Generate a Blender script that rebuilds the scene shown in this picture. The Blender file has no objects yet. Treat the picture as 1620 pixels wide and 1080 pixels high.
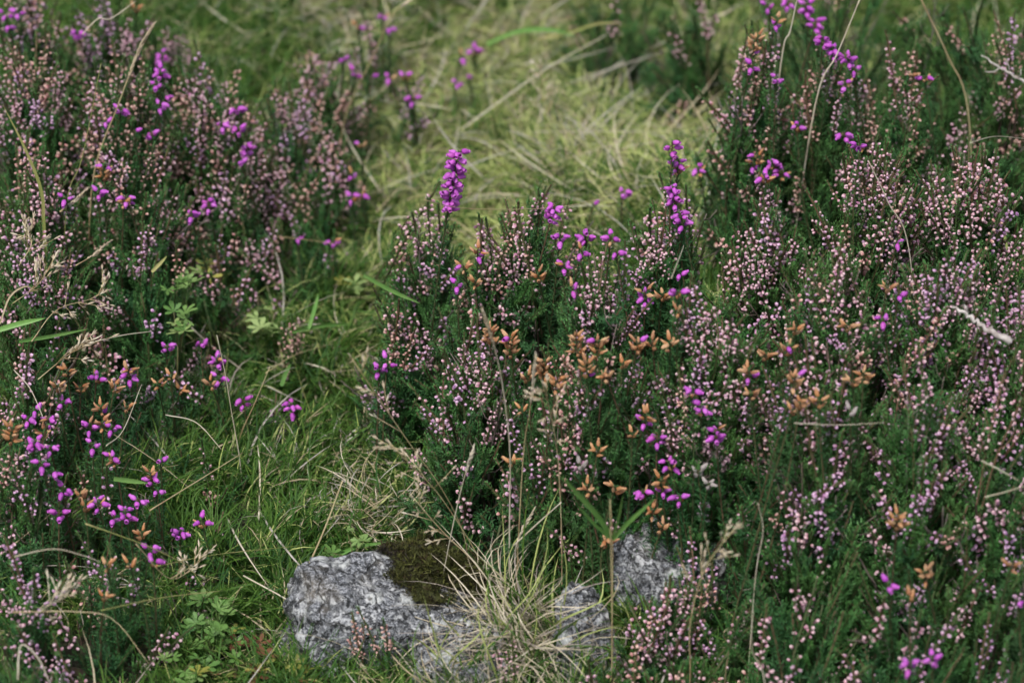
import bpy, math, random
import numpy as np
from mathutils import Vector, Matrix, Quaternion, noise

random.seed(7)
rng = np.random.default_rng(7)
scene = bpy.context.scene
R = math.radians

# ------------------------------------------------------------------ camera
PITCH, DIST, LENS = R(31), 2.7, 130.0
FOCUS = Vector((0.0, 0.0, 0.12))
FW = Vector((0, math.cos(PITCH), -math.sin(PITCH)))
UP = Vector((0, math.sin(PITCH), math.cos(PITCH)))
CAM = FOCUS - FW * DIST
cd = bpy.data.cameras.new('camera')
cd.lens = LENS; cd.sensor_width = 36; cd.clip_start = 0.05; cd.clip_end = 200
cd.dof.use_dof = True; cd.dof.focus_distance = DIST - 0.05; cd.dof.aperture_fstop = 5.6
cam = bpy.data.objects.new('camera', cd)
cam.location = CAM; cam.rotation_euler = (math.pi / 2 - PITCH, 0, 0)
scene.collection.objects.link(cam); scene.camera = cam

# ------------------------------------------------------------------ sky, sun, exposure
SUN_EL, SUN_AZ = R(62), R(205)          # azimuth from north (+Y), clockwise
world = bpy.data.worlds.new('World'); scene.world = world
world.use_nodes = True
wn = world.node_tree.nodes; wl = world.node_tree.links
wn.clear()
sky = wn.new('ShaderNodeTexSky'); sky.sky_type = 'NISHITA'; sky.sun_disc = False
sky.sun_elevation = SUN_EL; sky.sun_rotation = SUN_AZ
sky.air_density = 1.0; sky.dust_density = 3.0
hs = wn.new('ShaderNodeHueSaturation'); hs.inputs['Saturation'].default_value = 0.6   # cloud: the blue is veiled
bg = wn.new('ShaderNodeBackground'); bg.inputs['Strength'].default_value = 0.055
wo = wn.new('ShaderNodeOutputWorld')
wl.new(sky.outputs[0], hs.inputs['Color']); wl.new(hs.outputs[0], bg.inputs['Color']); wl.new(bg.outputs[0], wo.inputs[0])
sl = bpy.data.lights.new('sun', 'SUN'); sl.energy = 1.5; sl.angle = R(12); sl.color = (1.0, 0.98, 0.95)
sun = bpy.data.objects.new('sun', sl)
sd = Vector((math.sin(SUN_AZ) * math.cos(SUN_EL), math.cos(SUN_AZ) * math.cos(SUN_EL), math.sin(SUN_EL)))
sun.rotation_euler = sd.to_track_quat('Z', 'Y').to_euler(); sun.location = sd * 5
scene.collection.objects.link(sun)
vs = scene.view_settings
vs.view_transform = 'Standard'; vs.look = 'None'; vs.gamma = 1; vs.use_curve_mapping = False; vs.exposure = 1.15
scene.cycles.max_bounces = 4; scene.cycles.diffuse_bounces = 2; scene.cycles.glossy_bounces = 2
scene.cycles.transmission_bounces = 2; scene.cycles.transparent_max_bounces = 4
scene.cycles.use_adaptive_sampling = True; scene.cycles.adaptive_threshold = 0.03; scene.cycles.adaptive_min_samples = 16

# ------------------------------------------------------------------ terrain and picture geometry
def sstep(a, b, x):
    t = min(1.0, max(0.0, (x - a) / (b - a))); return t * t * (3 - 2 * t)

def ground(x, y):
    z = 0.055 * y
    z += 0.035 * sstep(-0.08, -0.4, x - 0.10 * y)                  # bank on the left
    z += 0.050 * sstep(0.02, 0.22, x + 0.10) * sstep(-0.32, -0.10, y) * sstep(0.55, 0.25, y)   # mound on the right
    z += 0.010 * noise.noise((x * 5, y * 5, 1.3)) + 0.004 * noise.noise((x * 17, y * 17, 4.1))
    return z

def ray(px, py):
    k = 36.0 / LENS / 1620.0
    return (FW + Vector((1, 0, 0)) * ((px - 810) * k) + UP * ((540 - py) * k)).normalized()

def hit(px, py, fn):
    d = ray(px, py); t = 1.2
    for i in range(1400):
        p = CAM + d * t
        if p.z <= fn(p.x, p.y):
            break
        t += 0.004
    a, b = t - 0.004, t
    for i in range(10):
        m = (a + b) / 2; p = CAM + d * m
        if p.z <= fn(p.x, p.y): b = m
        else: a = m
    return CAM + d * b

def at(px, py, h=0.0):
    return hit(px, py, lambda x, y: ground(x, y) + h)

def at_y(px, py, y):
    d = ray(px, py); return CAM + d * ((y - CAM.y) / d.y)

def to_px(p):
    v = p - CAM; k = 36.0 / LENS / 1620.0
    w = v.dot(FW)
    return 810 + v.x / w / k, 540 - v.dot(UP) / w / k

# ------------------------------------------------------------------ object helpers
C = scene.collection
def link(o, parent=None):
    C.objects.link(o)
    if parent is not None: o.parent = parent
    return o
def tag(o, label=None, cat=None, group=None, kind=None):
    if label: o['label'] = label
    if cat: o['category'] = cat
    if group: o['group'] = group
    if kind: o['kind'] = kind
    return o
def thing(name, label, cat, loc=(0, 0, 0), group=None):
    o = bpy.data.objects.new(name, None); o.location = loc; o.empty_display_size = 0.02
    link(o); return tag(o, label, cat, group)

class MB:
    def __init__(s): s.v = []; s.f = []; s.m = []; s.t = []
    def add(s, verts, faces, mat=0, tip=None):
        o = len(s.v)
        s.v.extend([tuple(q) for q in verts]); s.f.extend([tuple(i + o for i in f) for f in faces]); s.m.extend([mat] * len(faces))
        s.t.extend(tip if tip is not None else [0.0] * len(verts))
    def tube(s, pts, rad, n=5, mat=0, cap=True):
        pts = [Vector(p) for p in pts]; vs_, fs = [], []
        N = len(pts)
        if not hasattr(rad, '__len__'): rad = [rad] * N
        ref = Vector((0.31, 0.77, 0.55))
        for i, p in enumerate(pts):
            d = (pts[min(i + 1, N - 1)] - pts[max(i - 1, 0)]).normalized()
            a = d.cross(ref)
            if a.length < 1e-4: a = d.cross(Vector((1, 0, 0)))
            a.normalize(); b = d.cross(a)
            for k in range(n):
                an = 2 * math.pi * k / n
                vs_.append(p + (a * math.cos(an) + b * math.sin(an)) * rad[i])
        for i in range(N - 1):
            for k in range(n):
                k2 = (k + 1) % n
                fs.append((i * n + k, i * n + k2, (i + 1) * n + k2, (i + 1) * n + k))
        if cap:
            fs.append(tuple(range(n))[::-1]); fs.append(tuple((N - 1) * n + k for k in range(n)))
        s.add(vs_, fs, mat)
    def leaf(s, p, d, side, L, W, mat=0, tip=0.0, bend=0.0):
        p = Vector(p); nrm = d.cross(side)
        q = p + d * (L * .45) + nrm * (bend * L * .3)
        s.add([p, q + side * (W / 2), p + d * L - nrm * (bend * L * .25), q - side * (W / 2)], [(0, 1, 2, 3)], mat, [tip] * 4)
    def blade(s, pts, W, mat=0, side=None, fold=0.25):
        """a grass blade: a V-folded strip that narrows to the tip"""
        pts = [Vector(p) for p in pts]; N = len(pts); vs_, fs = [], []
        for i, p in enumerate(pts):
            d = (pts[min(i + 1, N - 1)] - pts[max(i - 1, 0)]).normalized()
            sd_ = side if side is not None else d.cross(Vector((0.2, 0.1, 1)))
            sd_ = (sd_ - d * sd_.dot(d)).normalized(); n_ = d.cross(sd_)
            t = i / (N - 1); w = W / 2 * (0.75 + 0.5 * t) * (1 - t ** 3) + W * 0.03
            vs_ += [p - sd_ * w + n_ * w * fold, p - n_ * w * fold, p + sd_ * w + n_ * w * fold]
        for i in range(N - 1):
            a = i * 3
            fs += [(a, a + 1, a + 4, a + 3), (a + 1, a + 2, a + 5, a + 4)]
        s.add(vs_, fs, mat)
    def lathe(s, prof, n, M=None, mat=0, tips=None, cap_end=False):
        vs_, fs, tt = [], [], []
        for i, (r, z) in enumerate(prof):
            for k in range(n):
                an = 2 * math.pi * k / n
                v = Vector((r * math.cos(an), r * math.sin(an), z))
                vs_.append(M @ v if M else v); tt.append(tips[i] if tips else 0.0)
        for i in range(len(prof) - 1):
            for k in range(n):
                k2 = (k + 1) % n
                fs.append((i * n + k, i * n + k2, (i + 1) * n + k2, (i + 1) * n + k))
        if cap_end: fs.append(tuple((len(prof) - 1) * n + k for k in range(n)))
        s.add(vs_, fs, mat, tt)
    def mesh(s, name, mats, smooth=True):
        me = bpy.data.meshes.new(name)
        me.from_pydata(s.v, [], s.f)
        for m in mats: me.materials.append(m)
        me.polygons.foreach_set('material_index', s.m)
        if smooth: me.polygons.foreach_set('use_smooth', [True] * len(s.f))
        a = me.attributes.new('tip', 'FLOAT', 'POINT'); a.data.foreach_set('value', s.t)
        me.update(); return me
    def obj(s, name, mats, parent=None, smooth=True):
        return link(bpy.data.objects.new(name, s.mesh(name, mats, smooth)), parent)

def rnd(a, b): return random.uniform(a, b)
def vrand(): return Vector((random.gauss(0, 1), random.gauss(0, 1), random.gauss(0, 1)))
def perp(d):
    a = d.cross(vrand()); return a.normalized()
def frame_to(d, spin=None):
    q = Vector(d).to_track_quat('Z', 'Y')
    return q @ Quaternion((0, 0, 1), rnd(0, 2 * math.pi) if spin is None else spin)

# ------------------------------------------------------------------ materials
def mat_base(name):
    m = bpy.data.materials.new(name); m.use_nodes = True
    nt = m.node_tree; b = nt.nodes['Principled BSDF']; return m, nt, b, nt.nodes['Material Output']
def plant_mat(name, cols, rough=0.55, transl=0.0, tipcol=None, tipamt=1.0, spec=0.35, noise_scale=None, noise_col=None, noise_amt=0.5, sheen=0.0):
    """colour varies from one piece to the next; tipcol is a real second colour towards the 'tip' attribute"""
    m, nt, b, out = mat_base(name); N, L = nt.nodes, nt.links
    oi = N.new('ShaderNodeObjectInfo')
    ra = N.new('ShaderNodeValToRGB'); e = ra.color_ramp.elements
    while len(e) < len(cols): e.new(0.5)
    for i, c in enumerate(cols):
        e[i].position = i / max(1, len(cols) - 1); e[i].color = (*c, 1)
    L.new(oi.outputs['Random'], ra.inputs[0]); col = ra.outputs[0]
    if noise_scale:
        tc = N.new('ShaderNodeNewGeometry'); nz = N.new('ShaderNodeTexNoise'); nz.inputs['Scale'].default_value = noise_scale
        L.new(tc.outputs['Position'], nz.inputs['Vector'])
        mr = N.new('ShaderNodeMapRange'); mr.inputs[1].default_value = 0.4; mr.inputs[2].default_value = 0.65; mr.inputs[4].default_value = noise_amt
        L.new(nz.outputs['Fac'], mr.inputs[0])
        mx = N.new('ShaderNodeMix'); mx.data_type = 'RGBA'
        L.new(mr.outputs[0], mx.inputs['Factor']); L.new(col, mx.inputs[6]); mx.inputs[7].default_value = (*noise_col, 1); col = mx.outputs[2]
    if tipcol is not None:
        at_ = N.new('ShaderNodeAttribute'); at_.attribute_name = 'tip'
        mu = N.new('ShaderNodeMath'); mu.operation = 'MULTIPLY'; mu.inputs[1].default_value = tipamt; mu.use_clamp = True
        L.new(at_.outputs['Fac'], mu.inputs[0])
        mx = N.new('ShaderNodeMix'); mx.data_type = 'RGBA'
        L.new(mu.outputs[0], mx.inputs['Factor']); L.new(col, mx.inputs[6]); mx.inputs[7].default_value = (*tipcol, 1); col = mx.outputs[2]
    L.new(col, b.inputs['Base Color']); b.inputs['Roughness'].default_value = rough
    b.inputs['Specular IOR Level'].default_value = spec
    if transl:
        tr = N.new('ShaderNodeBsdfTranslucent'); L.new(col, tr.inputs['Color'])
        ms = N.new('ShaderNodeMixShader'); ms.inputs[0].default_value = transl
        L.new(b.outputs[0], ms.inputs[1]); L.new(tr.outputs[0], ms.inputs[2]); L.new(ms.outputs[0], out.inputs['Surface'])
    return m

M = {}
M['ling_leaf'] = plant_mat('ling_leaf', [(.013, .062, .018), (.020, .085, .020), (.030, .104, .020), (.014, .072, .030)], .5, 0, tipcol=(.090, .235, .065), spec=.16, noise_scale=16, noise_col=(.055, .085, .018), noise_amt=.75)
M['bell_leaf'] = plant_mat('bell_leaf', [(.011, .054, .021), (.017, .074, .027), (.025, .090, .024)], .5, 0, tipcol=(.080, .205, .072), spec=.16, noise_scale=14, noise_col=(.045, .075, .020), noise_amt=.6)
M['wood'] = plant_mat('heather_wood', [(.05, .032, .022), (.085, .055, .038)], .8, noise_scale=200, noise_col=(.12, .09, .07))
M['dead_shoot'] = plant_mat('dead_shoot', [(.12, .09, .075), (.20, .17, .15), (.09, .055, .04)], .8)
M['twig_stem'] = plant_mat('heather_stem', [(.13, .075, .045), (.09, .085, .035), (.06, .08, .03)], .7)
M['bud_pink'] = plant_mat('bud_pink', [(.40, .15, .25), (.49, .21, .28), (.38, .14, .28), (.52, .25, .29)], .45, tipcol=(.80, .57, .60), spec=.25)
M['bud_lilac'] = plant_mat('bud_lilac', [(.34, .14, .30), (.40, .17, .27), (.35, .16, .36), (.46, .22, .27)], .45, tipcol=(.74, .50, .68), spec=.3)
M['bud_tan'] = plant_mat('bud_tan', [(.42, .16, .16), (.49, .22, .21), (.38, .13, .16)], .4, tipcol=(.70, .48, .40), spec=.3)
M['bell_purple'] = plant_mat('bell_purple', [(.48, .065, .52), (.58, .10, .58), (.34, .04, .37), (.66, .17, .68), (.36, .04, .42), (.48, .07, .40)], .5, .12, tipcol=(.64, .20, .64), tipamt=.6, spec=.25)
M['bell_dead'] = plant_mat('bell_dead', [(.40, .15, .05), (.50, .24, .10), (.22, .08, .035), (.56, .34, .19), (.44, .17, .06), (.30, .12, .06)], .65, .1, tipcol=(.68, .42, .24), tipamt=.6)
M['bell_bleached'] = plant_mat('bell_bleached', [(.42, .37, .35), (.32, .27, .26)], .6, .1)
M['bell_sepal'] = plant_mat('bell_sepal', [(.20, .07, .06), (.12, .09, .04)], .5)
M['grass_green'] = plant_mat('grass_green', [(.030, .105, .020), (.050, .135, .024), (.075, .16, .030), (.034, .11, .036)], .45, .3, spec=.2, tipcol=(.11, .21, .035))
M['grass_pale'] = plant_mat('grass_pale', [(.48, .58, .16), (.58, .62, .23), (.40, .52, .13), (.64, .62, .29)], .5, .3, tipcol=(.38, .44, .15))
M['straw'] = plant_mat('straw', [(.50, .42, .27), (.58, .50, .34), (.42, .34, .20), (.62, .55, .40)], .55, .2, noise_scale=90, noise_col=(.36, .27, .15), noise_amt=.6)
M['straw_grey'] = plant_mat('straw_grey', [(.50, .46, .41), (.60, .56, .50), (.38, .33, .29)], .6, .2, noise_scale=90, noise_col=(.30, .24, .17), noise_amt=.5)
M['culm'] = plant_mat('culm', [(.52, .42, .24), (.46, .40, .20), (.58, .48, .30)], .45, noise_scale=40, noise_col=(.36, .22, .12), noise_amt=.7)
M['culm_pale'] = plant_mat('culm_pale', [(.66, .60, .48), (.60, .54, .42)], .5, noise_scale=60, noise_col=(.45, .36, .24), noise_amt=.6)
M['culm_green'] = plant_mat('culm_green', [(.20, .26, .07), (.28, .30, .09)], .45, noise_scale=25, noise_col=(.45, .38, .18), noise_amt=.7)
M['blade_green'] = plant_mat('blade_green', [(.16, .36, .08), (.20, .42, .10)], .4, .3, noise_scale=30, noise_col=(.26, .44, .13), noise_amt=.6)
M['spikelet'] = plant_mat('spikelet', [(.74, .64, .48), (.64, .52, .36), (.80, .72, .58)], .5, .2)
M['moss_green'] = plant_mat('moss_green', [(.035, .12, .018), (.06, .16, .022), (.10, .20, .03), (.03, .10, .022)], .6, .2, tipcol=(.16, .29, .05), tipamt=.6)
M['moss_olive'] = plant_mat('moss_olive', [(.035, .040, .011), (.065, .072, .017), (.11, .115, .025), (.020, .018, .009), (.055, .036, .014)], .7, .15)
M['moss_dark'] = plant_mat('moss_dark', [(.016, .014, .012), (.03, .025, .018), (.045, .03, .02)], .8)
M['herb'] = plant_mat('herb', [(.11, .23, .055), (.16, .30, .075), (.24, .36, .12)], .5, .25)
M['herb_stem'] = plant_mat('herb_stem', [(.09, .15, .04), (.13, .12, .05)], .5)
M['herb_pale'] = plant_mat('herb_pale', [(.26, .38, .12), (.34, .44, .17)], .5, .25)
M['herb_yellow'] = plant_mat('herb_yellow', [(.30, .31, .06), (.36, .33, .08), (.20, .26, .06)], .5, .25)
M['herb_red'] = plant_mat('herb_red', [(.17, .065, .035), (.24, .10, .05), (.12, .05, .03)], .6, .2)
M['deadwood'] = plant_mat('deadwood', [(.50, .45, .42), (.56, .51, .48)], .7, noise_scale=150, noise_col=(.26, .21, .19), noise_amt=.9)

def ground_mat():
    m, nt, b, out = mat_base('moor_ground'); N, L = nt.nodes, nt.links
    g = N.new('ShaderNodeNewGeometry')
    n1 = N.new('ShaderNodeTexNoise'); n1.inputs['Scale'].default_value = 14; n1.inputs['Detail'].default_value = 8
    n2 = N.new('ShaderNodeTexNoise'); n2.inputs['Scale'].default_value = 160; n2.inputs['Detail'].default_value = 6
    L.new(g.outputs['Position'], n1.inputs['Vector']); L.new(g.outputs['Position'], n2.inputs['Vector'])
    r1 = N.new('ShaderNodeValToRGB'); e = r1.color_ramp.elements
    e[0].position = .35; e[0].color = (.022, .018, .010, 1); e[1].position = .7; e[1].color = (.050, .065, .018, 1)
    L.new(n1.outputs['Fac'], r1.inputs[0])
    mx = N.new('ShaderNodeMix'); mx.data_type = 'RGBA'; mx.blend_type = 'OVERLAY'; mx.inputs['Factor'].default_value = .8
    L.new(r1.outputs[0], mx.inputs[6]); L.new(n2.outputs['Fac'], mx.inputs[7])
    L.new(mx.outputs[2], b.inputs['Base Color']); b.inputs['Roughness'].default_value = .95
    bp = N.new('ShaderNodeBump'); bp.inputs['Strength'].default_value = 1; bp.inputs['Distance'].default_value = .006
    L.new(n2.outputs['Fac'], bp.inputs['Height']); L.new(bp.outputs[0], b.inputs['Normal'])
    return m
M['ground'] = ground_mat()

def rock_mat():
    m, nt, b, out = mat_base('lichened_granite'); N, L = nt.nodes, nt.links
    g = N.new('ShaderNodeTexCoord')
    def nz(scale, detail=4, rough=.6):
        n = N.new('ShaderNodeTexNoise'); n.inputs['Scale'].default_value = scale; n.inputs['Detail'].default_value = detail; n.inputs['Roughness'].default_value = rough
        L.new(g.outputs['Object'], n.inputs['Vector']); return n.outputs['Fac']
    def ramp(src, stops):
        r = N.new('ShaderNodeValToRGB'); e = r.color_ramp.elements
        while len(e) < len(stops): e.new(.5)
        for i, (p, c) in enumerate(stops): e[i].position = p; e[i].color = (*c, 1)
        L.new(src, r.inputs[0]); return r.outputs[0]
    def mix(f, a, c):
        x = N.new('ShaderNodeMix'); x.data_type = 'RGBA'
        L.new(f, x.inputs['Factor']); L.new(a, x.inputs[6])
        if isinstance(c, tuple): x.inputs[7].default_value = (*c, 1)
        else: L.new(c, x.inputs[7])
        return x.outputs[2]
    grain = ramp(nz(620, 3, .75), [(.36, (.025, .028, .034)), (.47, (.16, .17, .19)), (.60, (.40, .41, .43))])
    v = N.new('ShaderNodeTexVoronoi'); v.inputs['Scale'].default_value = 260; L.new(g.outputs['Object'], v.inputs['Vector'])
    vs_ = ramp(v.outputs['Color'], [(.3, (0, 0, 0)), (.75, (1, 1, 1))])
    c = mix(ramp(nz(60, 5), [(.40, (0, 0, 0)), (.62, (.8, .8, .8))]), grain, vs_) if False else grain
    lich = ramp(nz(60, 9, .75), [(.49, (0, 0, 0)), (.53, (1, 1, 1))])
    lc = ramp(nz(300, 4), [(.35, (.24, .25, .27)), (.6, (.50, .51, .52))])
    c = mix(lich, c, lc)
    dark = ramp(nz(190, 8, .78), [(.50, (0, 0, 0)), (.54, (.95, .95, .95))])
    c = mix(dark, c, (.022, .024, .026))
    ds = N.new('ShaderNodeTexNoise'); ds.inputs['Scale'].default_value = 90; L.new(g.outputs['Object'], ds.inputs['Vector'])
    ml = N.new('ShaderNodeVectorMath'); ml.operation = 'MULTIPLY_ADD'; ml.inputs[1].default_value = (.012, .012, .012)
    L.new(ds.outputs['Color'], ml.inputs[0]); L.new(g.outputs['Object'], ml.inputs[2])
    vr = N.new('ShaderNodeTexVoronoi'); vr.inputs['Scale'].default_value = 38; L.new(ml.outputs[0], vr.inputs['Vector'])
    ros = ramp(vr.outputs['Distance'], [(.20, (.9, .9, .9)), (.30, (0, 0, 0))])
    c = mix(ros, c, ramp(nz(500, 3), [(.4, (.34, .36, .36)), (.6, (.62, .63, .61))]))
    vc = N.new('ShaderNodeTexVoronoi'); vc.feature = 'DISTANCE_TO_EDGE'; vc.inputs['Scale'].default_value = 17; L.new(ml.outputs[0], vc.inputs['Vector'])
    crack = ramp(vc.outputs['Distance'], [(.0, (.8, .8, .8)), (.010, (0, 0, 0))])
    c = mix(crack, c, (.03, .028, .022))
    buff = ramp(nz(16, 4), [(.52, (0, 0, 0)), (.66, (.55, .55, .55))])
    c = mix(buff, c, (.30, .26, .20))
    L.new(c, b.inputs['Base Color']); b.inputs['Roughness'].default_value = .85
    bp = N.new('ShaderNodeBump'); bp.inputs['Strength'].default_value = .9; bp.inputs['Distance'].default_value = .0025
    ad = N.new('ShaderNodeMath'); L.new(nz(120, 8, .7), ad.inputs[0]); L.new(lich, ad.inputs[1])
    sb = N.new('ShaderNodeMath'); sb.operation = 'SUBTRACT'; L.new(ad.outputs[0], sb.inputs[0]); L.new(crack, sb.inputs[1]); L.new(sb.outputs[0], bp.inputs['Height'])
    L.new(bp.outputs[0], b.inputs['Normal'])
    return m
M['rock'] = rock_mat()

# ------------------------------------------------------------------ ground
def build_ground():
    xs = np.concatenate([np.linspace(-60, -1.2, 14), np.linspace(-1.1, 1.1, 150), np.linspace(1.2, 60, 14)])
    ys = np.concatenate([np.linspace(-60, -1.2, 14), np.linspace(-1.1, 1.8, 190), np.linspace(1.9, 80, 18)])
    v = [(x, y, ground(x, y)) for y in ys for x in xs]; nx = len(xs)
    f = [(j * nx + i, j * nx + i + 1, (j + 1) * nx + i + 1, (j + 1) * nx + i) for j in range(len(ys) - 1) for i in range(nx - 1)]
    b = MB(); b.add(v, f); o = b.obj('ground', [M['ground']])
    tag(o, kind='structure')
build_ground()

# ------------------------------------------------------------------ scatter (geometry nodes) for what nobody could count
def proto_collection(name, meshes):
    c = bpy.data.collections.new(name)
    for i, me in enumerate(meshes):
        o = bpy.data.objects.new('%s_%02d' % (name, i), me); c.objects.link(o)
    return c
_groups = {}
def scatter_group(coll):
    if coll.name in _groups: return _groups[coll.name]
    ng = bpy.data.node_groups.new('scatter_' + coll.name, 'GeometryNodeTree')
    ng.interface.new_socket('Geometry', in_out='INPUT', socket_type='NodeSocketGeometry')
    ng.interface.new_socket('Geometry', in_out='OUTPUT', socket_type='NodeSocketGeometry')
    N, L = ng.nodes, ng.links
    gi = N.new('NodeGroupInput'); go = N.new('NodeGroupOutput')
    ci = N.new('GeometryNodeCollectionInfo'); ci.inputs['Collection'].default_value = coll
    ci.inputs['Separate Children'].default_value = True; ci.inputs['Reset Children'].default_value = True
    ip = N.new('GeometryNodeInstanceOnPoints'); ip.inputs['Pick Instance'].default_value = True
    def attr(nm, t):
        a = N.new('GeometryNodeInputNamedAttribute'); a.data_type = t; a.inputs['Name'].default_value = nm; return a.outputs['Attribute']
    e2r = N.new('FunctionNodeEulerToRotation')
    L.new(attr('rot', 'FLOAT_VECTOR'), e2r.inputs[0])
    L.new(gi.outputs[0], ip.inputs['Points']); L.new(ci.outputs[0], ip.inputs['Instance'])
    L.new(attr('idx', 'INT'), ip.inputs['Instance Index']); L.new(e2r.outputs[0], ip.inputs['Rotation'])
    L.new(attr('scl', 'FLOAT'), ip.inputs['Scale'])
    L.new(ip.outputs[0], go.inputs[0])
    _groups[coll.name] = ng; return ng
def scatter(name, coll, items, parent=None):
    """items: (position, rotation quaternion, scale, variant)"""
    me = bpy.data.meshes.new(name); me.from_pydata([tuple(i[0]) for i in items], [], [])
    a = me.attributes.new('rot', 'FLOAT_VECTOR', 'POINT')
    rr = []
    for i in items: rr.extend(i[1].to_euler())
    a.data.foreach_set('vector', rr)
    a = me.attributes.new('scl', 'FLOAT', 'POINT'); a.data.foreach_set('value', [float(i[2]) for i in items])
    a = me.attributes.new('idx', 'INT', 'POINT'); a.data.foreach_set('value', [int(i[3]) for i in items])
    o = link(bpy.data.objects.new(name, me), parent)
    md = o.modifiers.new('scatter', 'NODES'); md.node_group = scatter_group(coll)
    return tag(o, kind='stuff')

# ------------------------------------------------------------------ heather shoots
def axis_curve(L, bend, n=10):
    a = rnd(0, 6.28); dx, dy = math.cos(a) * bend, math.sin(a) * bend
    w = rnd(0, 6.28)
    return [Vector((dx * L * (i / n) ** 2 + .02 * L * math.sin(w + 5 * i / n), dy * L * (i / n) ** 2, L * i / n)) for i in range(n + 1)]
def along(c, t):
    t = max(0, min(.9999, t)); k = t * (len(c) - 1); i = int(k); f = k - i
    return c[i].lerp(c[i + 1], f), (c[i + 1] - c[i]).normalized()

def ling_leaves(b, c, t0, t1, step, mat, scale=1.0, tipw=0.0):
    L = sum((c[i + 1] - c[i]).length for i in range(len(c) - 1)); t = t0; k = 0
    while t < t1:
        p, d = along(c, t); a0 = (k % 2) * math.pi / 2 + rnd(-.2, .2); s0 = perp(d); u = s0.cross(d)
        for q in range(2):
            an = a0 + q * math.pi
            o = s0 * math.cos(an) + u * math.sin(an)
            dd = (d * rnd(.6, 1.1) + o).normalized()
            sd_ = dd.cross(d).normalized()
            b.leaf(p, dd, sd_, rnd(.0022, .0034) * scale, rnd(.0009, .0013) * scale, mat, rnd(0, .5) + .5 * max(0, (t - .75) * 4) * tipw, .3)
        t += step / L; k += 1

def ling_shoot(L, nside):
    b = MB(); c = axis_curve(L, rnd(-.15, .15))
    b.tube(c, [.0007] * len(c), 3, 1)
    ling_leaves(b, c, .12, 1.0, .0014, 0, 1.1, 1)
    for i in range(nside):
        t = rnd(.12, .9); p, d = along(c, t); o = perp(d); l = rnd(.010, .026) * (1.15 - t * .6)
        cc = [p + (o * (1 - .45 * k / 5) + d * (.5 + k / 5)).normalized() * (l * k / 5) for k in range(6)]
        ling_leaves(b, cc, .05, 1.0, .0017, 0, 1.05, 1)
    return b
SHOOT_MATS = [M['ling_leaf'], M['twig_stem']]

def bell_leaves(b, c, t0, t1, step, mat, ln=.006, axil=2):
    L = sum((c[i + 1] - c[i]).length for i in range(len(c) - 1)); t = t0; k = 0
    while t < t1:
        p, d = along(c, t); s0 = perp(d); u = s0.cross(d); a0 = rnd(0, 6.28)
        for q in range(3):
            an = a0 + q * 2.094; o = s0 * math.cos(an) + u * math.sin(an)
            dd = (d * rnd(.35, 1.0) + o).normalized(); sd_ = dd.cross(d).normalized()
            b.leaf(p, dd, sd_, ln * rnd(.8, 1.15), rnd(.0007, .0010), mat, rnd(0, .6), -.3)
            for e in range(axil):
                d2 = (dd + d * .5 + vrand() * .25).normalized()
                b.leaf(p + dd * .0006, d2, perp(d2), ln * rnd(.45, .75), .0007, mat, rnd(.1, .8), -.2)
        t += step / L; k += 1

def bell_shoot(L):
    b = MB(); c = axis_curve(L, rnd(-.2, .2))
    b.tube(c, [.0007] * len(c), 3, 1)
    bell_leaves(b, c, .1, 1.0, .0026, 0, .0062, 2)
    for i in range(5):
        t = rnd(.25, .85); p, d = along(c, t); o = perp(d); l = rnd(.010, .022)
        cc = [p + (o + d * (.6 + k / 5)).normalized() * (l * k / 5) for k in range(6)]
        bell_leaves(b, cc, .1, 1.0, .003, 0, .005, 1)
    return b

shoot_meshes = [ling_shoot(rnd(.075, .10), 14).mesh('ling_shoot', SHOOT_MATS, False) for i in range(7)] + \
               [bell_shoot(rnd(.07, .095)).mesh('bell_shoot', [M['bell_leaf'], M['twig_stem']], False) for i in range(5)]
def bare_shoot():
    b = MB(); c = axis_curve(.10, rnd(-.3, .3)); b.tube(c, [.0011 - .00007 * k for k in range(11)], 4)
    for i in range(9):
        p, d = along(c, rnd(.2, .95)); o = perp(d); l = rnd(.012, .03)
        b.tube([p, p + (o + d * .7).normalized() * l * .5, p + (o * .8 + d).normalized() * l], [.0006, .0005, .0003], 3)
    return b
shoot_meshes += [bare_shoot().mesh('bare_shoot', [M['dead_shoot']]) for i in range(3)]
SHOOTS = proto_collection('leafy_shoot', shoot_meshes)

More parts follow.
